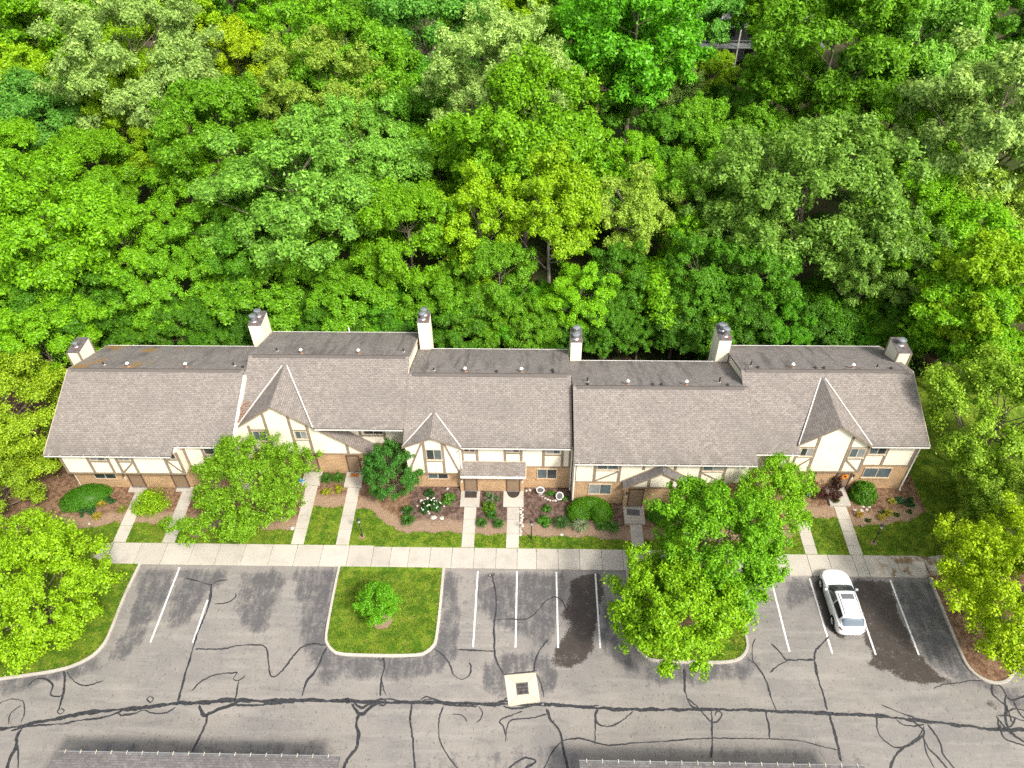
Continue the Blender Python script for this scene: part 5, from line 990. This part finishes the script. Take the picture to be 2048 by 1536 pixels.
strap('daylily',2.62,3.65,.72,.6,'dark strap-leaved clump beside the round bright shrub',(.055,.125,.03),150); strap('iris',3.95,3.45,.72,.6,'silvery strap-leaved clump below the notched hedge',(.21,.27,.15),160,.03); strap('daylily',5.45,3.45,.55,.5,'green strap-leaved clump under the notched hedge',(.06,.17,.02),110); strap('daylily',6.25,3.35,.6,.5,'green strap-leaved clump nearest the grey-mat walkway',(.06,.17,.02),120)
# notched hedge: two clipped lobes grown into one
t=empty('hedge',(4.65,4.75,gz(4.7)-.02)); tag(t,'notched clipped hedge under the window of the fourth townhouse','hedge')
for dx,dy,rx,ry,h,sd in((-.75,-.1,.92,.95,1.15,41),(.85,-.1,.9,.95,1.15,42),(.05,.45,1.5,.6,1.2,43)):
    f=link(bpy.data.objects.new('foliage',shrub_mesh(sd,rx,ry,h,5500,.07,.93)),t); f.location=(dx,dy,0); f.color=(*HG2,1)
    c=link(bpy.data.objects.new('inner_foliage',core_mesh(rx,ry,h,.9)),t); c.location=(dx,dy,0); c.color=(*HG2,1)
shrub('hedge',9.95,4.55,1.15,.85,1.1,'clipped hedge half hidden by the green maple at the porch gable',HG2,5500,.07,.93,cat='hedge')
shrub('shrub',14.0,5.0,1.2,.7,.8,'dark shrub under the far window of the fourth townhouse',(.03,.085,.016),2200,.1,.7,core=False)
# weeping purple maple
tree('weeping_maple',gen_tree(221,R=1.25,Rz=.75,zc=.85,ncl=70,per=60,leaf=.10,rc=(.2,.35),trunk_r=.05,lobes=5,lobe_amp=.3,limbs=40,low=1.1,flat=.9,up=.2,bark='purple_stem'),(22.0,6.7,.25),'weeping purple-leaved maple by the wreath door','shrub',(.085,.030,.028))
shrub('shrub',24.95,6.55,1.0,.95,1.45,'round glossy green bush between wreath door and window',(.085,.235,.014),4200,.11,.85)
for x,y,l in((27.5,6.15,'dark mounded shrub closer to the last downspout'),(28.2,6.0,'dark mounded shrub at the outer end of the last bed')): shrub('shrub',x,y,.5,.45,.55,l,(.035,.12,.045),1000,.1,.6,core=False)
for x,y,l,c in((26.95,6.0,'pale yellow tuft beside the dark mounded shrubs',(.36,.33,.06)),(26.35,4.95,'tall yellow tuft in the last mulch bed',(.33,.30,.03)),(24.2,4.75,'orange-yellow tuft by the last walkway',(.38,.24,.03)),(25.75,4.55,'low yellow tuft near the last lawn edge',(.34,.28,.03))): strap('grass_tuft',x,y,.4,.35,l,c,60)
for x,y,s_,l in((24.76,4.35,.26,'tiny dark dome plant nearest the last walkway'),(26.9,4.9,.3,'tiny dark dome plant in the middle of the last bed'),(28.0,5.2,.3,'tiny dark dome plant at the far end of the last bed'),(25.95,4.95,.34,'tiny dark dome plant among the yellow tufts')): shrub('dome_plant',x,y,s_,s_,.25,l,(.04,.11,.02),420,.08,.6,core=False,cat='plant')
# ================================================================== CAR
def car():
    t=empty('parked_car',(20.82,-.13,0),math.pi); tag(t,'white hatchback parked nose-in at the sidewalk','car')
    lo=[(.88,.2),(.92,.4),(.93,.65)]
    ST=[(.0,[(.36,.30),(.42,.40),(.46,.5),(.44,.60),(.38,.66),(.30,.69),(.22,.70),(.11,.71),(0,.71)]),
     (.14,[(.66,.22),(.72,.36),(.75,.52),(.70,.67),(.60,.74),(.48,.77),(.35,.79),(.18,.80),(0,.80)]),
     (.5,[(.86,.2),(.905,.38),(.915,.58),(.88,.77),(.78,.84),(.62,.88),(.45,.90),(.22,.91),(0,.91)]),
     (1.1,[(.88,.2),(.92,.4),(.93,.62),(.91,.85),(.83,.92),(.66,.96),(.48,.98),(.25,.995),(0,1.0)]),
     (1.42,lo+[(.91,.88),(.85,.95),(.73,1.0),(.55,1.03),(.28,1.05),(0,1.06)]),
     (1.8,lo+[(.91,.90),(.85,.97),(.765,1.12),(.62,1.245),(.32,1.285),(0,1.295)]),
     (2.25,lo+[(.91,.92),(.845,.99),(.76,1.25),(.62,1.47),(.32,1.525),(0,1.535)]),
     (3.0,lo+[(.91,.94),(.84,1.01),(.75,1.29),(.61,1.545),(.32,1.60),(0,1.61)]),
     (3.7,lo+[(.91,.96),(.83,1.03),(.735,1.28),(.595,1.51),(.31,1.565),(0,1.575)]),
     (4.12,[(.875,.22),(.915,.42),(.925,.68),(.90,.95),(.81,1.04),(.715,1.23),(.575,1.43),(.30,1.485),(0,1.495)]),
     (4.4,[(.84,.25),(.89,.44),(.90,.7),(.865,.93),(.78,1.0),(.69,1.08),(.55,1.15),(.28,1.19),(0,1.20)]),
     (4.57,[(.70,.28),(.77,.45),(.79,.66),(.755,.84),(.68,.92),(.57,.96),(.43,.98),(.23,.99),(0,.99)]),
     (4.68,[(.42,.34),(.48,.45),(.50,.58),(.47,.69),(.41,.75),(.33,.78),(.25,.79),(.13,.80),(0,.80)])]
    G_=np.array([[(w_,y,z) for w_,z in pts] for y,pts in ST])            # station, profile, xyz
    nU,nV=G_.shape[:2]
    ext=np.concatenate([G_,G_[:,-2:-5:-1]*np.array([-1,1,1])],1)          # mirror past the centre line for the spline
    def cr(a,t):
        i=np.clip(np.floor(t).astype(int),0,len(a)-2); f=(t-i)[:,None,None] if a.ndim==3 else (t-i)[:,None]
        g=lambda k:a[np.clip(k,0,len(a)-1)]
        p0,p1,p2,p3=g(i-1),g(i),g(i+1),g(i+2)
        return .5*(2*p1+(-p0+p2)*f+(2*p0-5*p1+4*p2-p3)*f*f+(-p0+3*p1-3*p2+p3)*f**3)
    def S(us,vs,side=1,off=0.0):
        A=cr(ext,np.asarray(us,float)); B=np.stack([cr(a,np.asarray(vs,float)) for a in A])
        if off:
            du=np.gradient(B,axis=0); dv=np.gradient(B,axis=1); n=np.cross(du,dv); n=unit(n)
            cen=np.array([0,2.4,.8]); sg=np.sign(np.sum(n*(B-cen),-1,keepdims=True)); B=B+n*sg*off
        B=B.copy(); B[...,0]*=side; return B
    def patch(name,us,vs,mat,parent,off,sides=(1,-1),join=True):
        V=[];F=[]
        for sd in sides:
            B=S(us,vs,sd,off); nu,nv=B.shape[:2]; o=len(V); V+=list(B.reshape(-1,3))
            for i in range(nu-1):
                for j in range(nv-1):
                    q=[o+i*nv+j,o+i*nv+j+1,o+(i+1)*nv+j+1,o+(i+1)*nv+j]; F.append(q if sd<0 else q[::-1])
        me=np_mesh(name,np.array(V),np.array(F),M[mat],smooth=True); return link(bpy.data.objects.new(name,me),parent)
    body=patch('body',np.linspace(0,12,73),np.linspace(0,8,41),'car_white',t,0)
    for k,nm in((0,'nose_panel'),(12,'tail_panel')):
        B1=S([k],np.linspace(0,8,17),1)[0]; B2=S([k],np.linspace(0,8,17),-1)[0][::-1]; ring=np.concatenate([B1,B2[1:]]); cpt=ring.mean(0)
        q=MB(); q.add([tuple(v) for v in ring]+[tuple(cpt)],[(i,(i+1)%len(ring),len(ring)) for i in range(len(ring))]); q.build(nm,M['car_white'],t,True)
    b=MB(); b.box(-.8,.8,.2,4.5,.16,.3); b.build('underbody',M['car_black'],t)
    b=MB(); b.box(-.38,.38,-.012,.1,.36,.56); b.build('grille',M['car_black'],t)
    L=lambda a,c,n: np.linspace(a,c,n)
    patch('windshield',L(4.1,5.9,14),L(4.85,8,14),'car_glass',t,.006)
    patch('rear_window',L(9.0,10.45,10),L(5.1,8,14),'rear_glass',t,.006)
    for sd,nm in((1,'a'),(-1,'b')):
        patch('side_window',L(4.75,6.75,10),L(4.25,5.75,6),'car_glass',t,.006,(sd,)); patch('side_window',L(6.85,8.6,10),L(4.25,5.75,6),'car_black',t,.006,(sd,))
        patch('headlight',L(.9,2.0,6),L(2.7,3.8,4),'lamp_glass',t,.006,(sd,)); patch('tail_light',L(10.15,11.3,6),L(2.75,3.6,4),'tail_light',t,.006,(sd,))
        patch('roof_rail',L(6.2,8.6,8),L(6.28,6.42,2),'dark_metal',t,.012,(sd,))
        m_=MB(); m_.box(sd*.93-.02 if sd>0 else -1.09,1.09 if sd>0 else -.91,1.72,1.84,.95,1.10); bevel(m_.build('mirror',M['car_white'],t),.03,3)
    patch('sunroof',L(6.28,6.8,6),L(6.75,8,8),'sunroof_glass',t,.008)
    for sd in(1,-1):
        for y in(.95,3.70):
            a=MB(); a.cyl((sd*.70,y,.34),(sd*.932,y,.34),.395,.395,28); ar=a.build('wheel_arch',M['car_black'],t,False)
            w_=MB(); w_.cyl((sd*.74,y,.335),(sd*.945,y,.335),.335,.335,28); w_.cyl((sd*.945,y,.335),(sd*.96,y,.335),.335,.30,28); wh=w_.build('wheel',M['rubber'],t)
            rm=MB(); rm.cyl((sd*.955,y,.335),(sd*.966,y,.335),.235,.225,24)
            rm.build('rim',M['car_black'],wh)
            for k in range(5):
                an=k*2*math.pi/5; c_,s_=math.cos(an),math.sin(an); sp=MB(); sp.cyl((sd*.972,y,.335),(sd*.972,y+.225*c_,.335+.225*s_),.045,.03,6); sp.build('spoke',M['rim'],wh)
    b=MB(); b.box(-.24,.24,4.66,4.70,.60,.72); b.build('license_plate',M['paint_white'],t)
    b=MB(); b.box(-.45,.45,4.45,4.66,.24,.33); b.build('rear_bumper_trim',M['car_black'],t)
car()
# ================================================================== SMALL THINGS
def lamp_post(x,y,label):
    t=empty('lamp_post',(x,y,gz(y))); tag(t,label,'lamp post','lamp posts on the lawns')
    b=MB(); b.cyl((0,0,-.1),(0,0,.25),.06,.05,10); b.cyl((0,0,.25),(0,0,1.6),.038,.034,10); b.build('post',M['dark_metal'],t)
    b=MB(); b.cyl((0,0,1.6),(0,0,1.66),.06,.09,8); b.build('lantern_base',M['dark_metal'],t)
    b=MB(); b.cyl((0,0,1.93),(0,0,2.05),.15,.03,8); b.cyl((0,0,2.05),(0,0,2.12),.02,.015,6); b.build('lantern_cap',M['dark_metal'],t)
    b=MB(); b.cyl((0,0,1.66),(0,0,1.93),.08,.11,8); b.build('lantern_glass',M['lamp_glass'],t)
lamp_post(-11.67,2.5,'black lamp post on the lawn below the dense dark tree'); lamp_post(.43,2.47,'black lamp post on the lawn strip of the middle townhouse'); lamp_post(24.59,2.53,'black lamp post on the lawn in front of the last townhouse')
def mat_(x0,x1,y0,y1,z,mat,label,rz=0.0):
    b=MB(); w_,d=(x1-x0)/2,(y1-y0)/2; b.box(-w_,w_,-d,d,0,.018); o=bevel(b.build('doormat',M[mat]),.006,1); o.location=((x0+x1)/2,(y0+y1)/2,z+.003); o.rotation_euler=(0,0,rz); tag(o,label,'doormat')
mat_(-13.4,-12.75,7.75,8.12,.46,'mat_orange','orange-brown doormat at the second townhouse'); mat_(-4.55,-3.65,5.98,6.6,.31,'mat_dark','dark brown doormat under the long porch roof'); mat_(7.4,8.32,4.5,5.05,.32,'mat_grey','grey rectangular doormat at the porch gable',-.08); mat_(22.75,23.5,6.4,6.9,.42,'mat_dark','black doormat by the weeping purple maple')
b=MB(); n=16; pts=[(.48*math.cos(math.pi+math.pi*i/(n-1)),.62*math.sin(math.pi+math.pi*i/(n-1)),.018) for i in range(n)]; b.extrude(pts,(0,0,-.018)); o=b.build('doormat',M['mat_dark']); o.location=(-.92,6.62,.333); tag(o,'half-round dark doormat under the long porch roof','doormat')
def planter(x,y,tilt,label):
    t=empty('planter',(x,y,gz(y)+.0)); t.rotation_euler=(tilt,tilt*.6,0); tag(t,label,'planter','white planters in the middle bed')
    b=MB(); V=[];n=16; prof=[(.0,0),(.17,0),(.20,.08),(.26,.36),(.31,.40),(.31,.45),(.255,.45),(.245,.36),(.0,.36)]
    for r_,z in prof:
        for i in range(n): a=2*math.pi*i/n; V.append((r_*math.cos(a),r_*math.sin(a),z))
    F=[(j*n+i,j*n+(i+1)%n,(j+1)*n+(i+1)%n,(j+1)*n+i) for j in range(len(prof)-1) for i in range(n)]
    b.add(V,F); b.build('pot',M['pot_white'],t,True); s=MB(); s.cyl((0,0,.37),(0,0,.385),.243,.243,14); s.build('soil',M['mat_grey'],t)
planter(1.08,6.5,0.0,'upright white planter full of soil by the middle townhouse window'); planter(2.38,6.35,.75,'white planter tipped forward beside the hostas')
# stones
def rock_mesh(seed):
    g=np.random.default_rng(seed); b=MB(); n=9; V=[(0,0,.55)]
    for z,r_ in((.42,.6),(.12,1.0),(-.15,.85)):
        for i in range(n): a=2*math.pi*i/n; q=r_*g.uniform(.75,1.15); V.append((q*math.cos(a),q*math.sin(a)*.8,z*g.uniform(.8,1.2)))
    F=[(0,1+i,1+(i+1)%n) for i in range(n)]+[(1+j*n+i,1+(j+1)*n+i,1+(j+1)*n+(i+1)%n,1+j*n+(i+1)%n) for j in range(2) for i in range(n)]
    b.add(V,F); return b.mesh('rock',M['stone'],False)
RM=[rock_mesh(i) for i in range(5)]; nrock=0
def rock(x,y,s,label,group):
    global nrock; nrock+=1
    o=link(bpy.data.objects.new('rock',RM[nrock%5])); o.location=(x,y,gz(y)+s*.1); o.scale=(s,s,s*.8); o.rotation_euler=(0,0,nrock*2.1); tag(o,label,'rock',group)
ORD='first second third fourth fifth sixth seventh eighth ninth tenth eleventh twelfth thirteenth fourteenth fifteenth sixteenth seventeenth'.split()
for i in range(17): rock(-.28+random.uniform(-.09,.09),2.82+i*.145,random.uniform(.10,.16),ORD[i]+' edging stone from the lawn beside the half-round-mat walkway','edging stones beside the walkway')
for i in range(9):
    q=i/8; rock(1.05+1.55*q,6.38-.48*math.sin(q*2.6)-.1*q,random.uniform(.09,.14),ORD[i]+' stone of the arc below the planters, counted from the upright one','edging stones below the planters')
for x,y,s,l in((.75,7.0,.14,'pale stone against the wall beside the upright planter'),(.3,6.8,.15,'rounded stone next to the half-round-mat step'),(.05,6.75,.12,'small stone at the corner of the half-round-mat step'),(2.62,2.85,.16,'pale stone at the bed edge below the silvery clump'),(-16.84,3.14,.2,'pale stone at the bed edge by the second house walkway'),(-9.0,4.75,.2,'pale stone under the dense dark tree'),(-6.7,4.2,.26,'broad pale stone in front of the white peonies'),(-6.1,4.15,.2,'smaller pale stone in front of the white peonies'),(-5.9,6.85,.14,'pale stone under the small window of the middle townhouse'),
 (24.06,5.3,.16,'largest pale stone by the last walkway'),(24.55,5.25,.18,'pale stone left in the group below the round bush'),(24.95,5.35,.15,'pale stone in the middle of the group below the round bush'),(25.2,5.6,.15,'pale stone at the outer side of the group below the round bush'),(24.75,5.62,.14,'pale stone hard against the round bush'),(24.0,5.02,.12,'small pale stone beside the last walkway'),(-33.0,3.3,.14,'pale stone on the first mulch bed edge'),(-31.8,3.3,.12,'small stone near the yellow tuft of the first bed')): rock(x,y,s,l,None)
# potted plant and odds and ends
t=empty('potted_plant',(22.75,5.9,.42)); tag(t,'small potted plant on the last concrete door step','plant'); b=MB(); b.cyl((0,0,0),(0,0,.2),.11,.15,12); b.build('pot',M['door_frame'],t); f=link(bpy.data.objects.new('foliage',shrub_mesh(61,.3,.28,.25,300,.12,.4)),t); f.location=(0,0,.18); f.color=(.09,.14,.02,1)
b=MB(); V=[];n=12
for j in range(7):
    a=math.pi*j/6
    for i in range(n): q=2*math.pi*i/n; V.append((.16*math.sin(a)*math.cos(q),.16*math.sin(a)*math.sin(q),.16*math.cos(a)+.16))
b.add(V,[(j*n+i,j*n+(i+1)%n,(j+1)*n+(i+1)%n,(j+1)*n+i) for j in range(6) for i in range(n)]); o=b.build('gazing_ball',M['blue_plastic'],None,True); o.location=(21.0,6.6,gz(6.6)); tag(o,'blue ball ornament beside the weeping purple maple','ornament')
t=empty('watering_can',(-17.05,7.3,.3)); tag(t,'blue watering can half hidden by the locust tree','watering can'); b=MB(); b.cyl((0,0,0),(0,0,.3),.16,.14,12); b.build('body',M['blue_plastic'],t); b=MB(); b.cyl((.12,0,.1),(.38,0,.34),.03,.025,8); b.build('spout',M['blue_plastic'],t); b=MB(); b.cyl((-.14,0,.08),(-.25,0,.2),.018,.018,6); b.cyl((-.25,0,.2),(-.10,0,.34),.018,.018,6); b.build('handle',M['blue_plastic'],t)
# wreath on the last door
t=empty('door_wreath',(23.45,7.26,1.75)); tag(t,'orange flower wreath hanging on the last townhouse door','wreath'); b=MB(); V=[];F=[]; n,k=16,6
for i in range(n):
    a=2*math.pi*i/n
    for j in range(k): q=2*math.pi*j/k; r_=.2+.06*math.cos(q); V.append((r_*math.cos(a),.06*math.sin(q),r_*math.sin(a)))
for i in range(n):
    for j in range(k): F.append((i*k+j,((i+1)%n)*k+j,((i+1)%n)*k+(j+1)%k,i*k+(j+1)%k))
b.add(V,F); b.build('ring',M['bark'],t)
b=MB(); b.cyl((0,0,0),(0,-.05,0),.05,.085,8); me=b.mesh('flower',M['orange_flower'])
for i in range(14):
    a=i*.449; o=link(bpy.data.objects.new('flower',me),t); o.location=(.2*math.cos(a),-.05,.2*math.sin(a)); o.rotation_euler=(random.uniform(-.4,.4),0,random.uniform(-.4,.4))
# leaf litter caught behind the valley
b=MB(); g=np.random.default_rng(4)
for i in range(140):
    q=g.random()**1.6; y=8.05+q*1.5; x=-20.72+(y-7.9)*.52*g.random(); z=mz2(y)+.03+g.random()*.05; a=g.uniform(0,6.28); s=.06
    b.add([(x+s*math.cos(a+q),y+s*math.sin(a+q),z+g.normal(0,.015)) for q in(0,1.57,3.14,4.71)],[(0,1,2,3)])
o=b.build('leaf_litter',M['vent_stack']); tag(o,'rusty dead leaves caught in the roof valley of the second townhouse','leaves',kind='stuff')
# grey building far beyond the wood
t=empty('far_building',(32.5,93,0)); tag(t,'grey two-storey building with balcony posts glimpsed behind the wood','building')
boxpart(t,'wall','siding_grey',24,44,92,102,0,9.5)
slope(t,'roof',[(23.5,90.5),(44.5,90.5),(44.5,103),(23.5,103)],lambda x,y:9.6+.25*(y-90.5),.2,M['shingle_grey'],'y',90.5)
for z in(3.0,6.0): boxpart(t,'balcony_floor','siding_grey',24,44,89.6,92,z-.15,z); boxpart(t,'rail','siding_grey',24,44,89.6,89.68,z+.95,z+1.03)
for x in(25,28,31,34,37,40,43): boxpart(t,'post','flashing',x-.09,x+.09,89.65,89.83,0,9.0)
for z in(.8,3.8,6.8):
    for x in(26,29.4,32.6,36,39):
        w_=boxpart(t,'window','glass_dark',x,x+1.4,91.93,91.99,z,z+1.4); boxpart(w_,'frame','paint_white',x-.08,x,91.9,91.985,z,z+1.4)
fix(t)
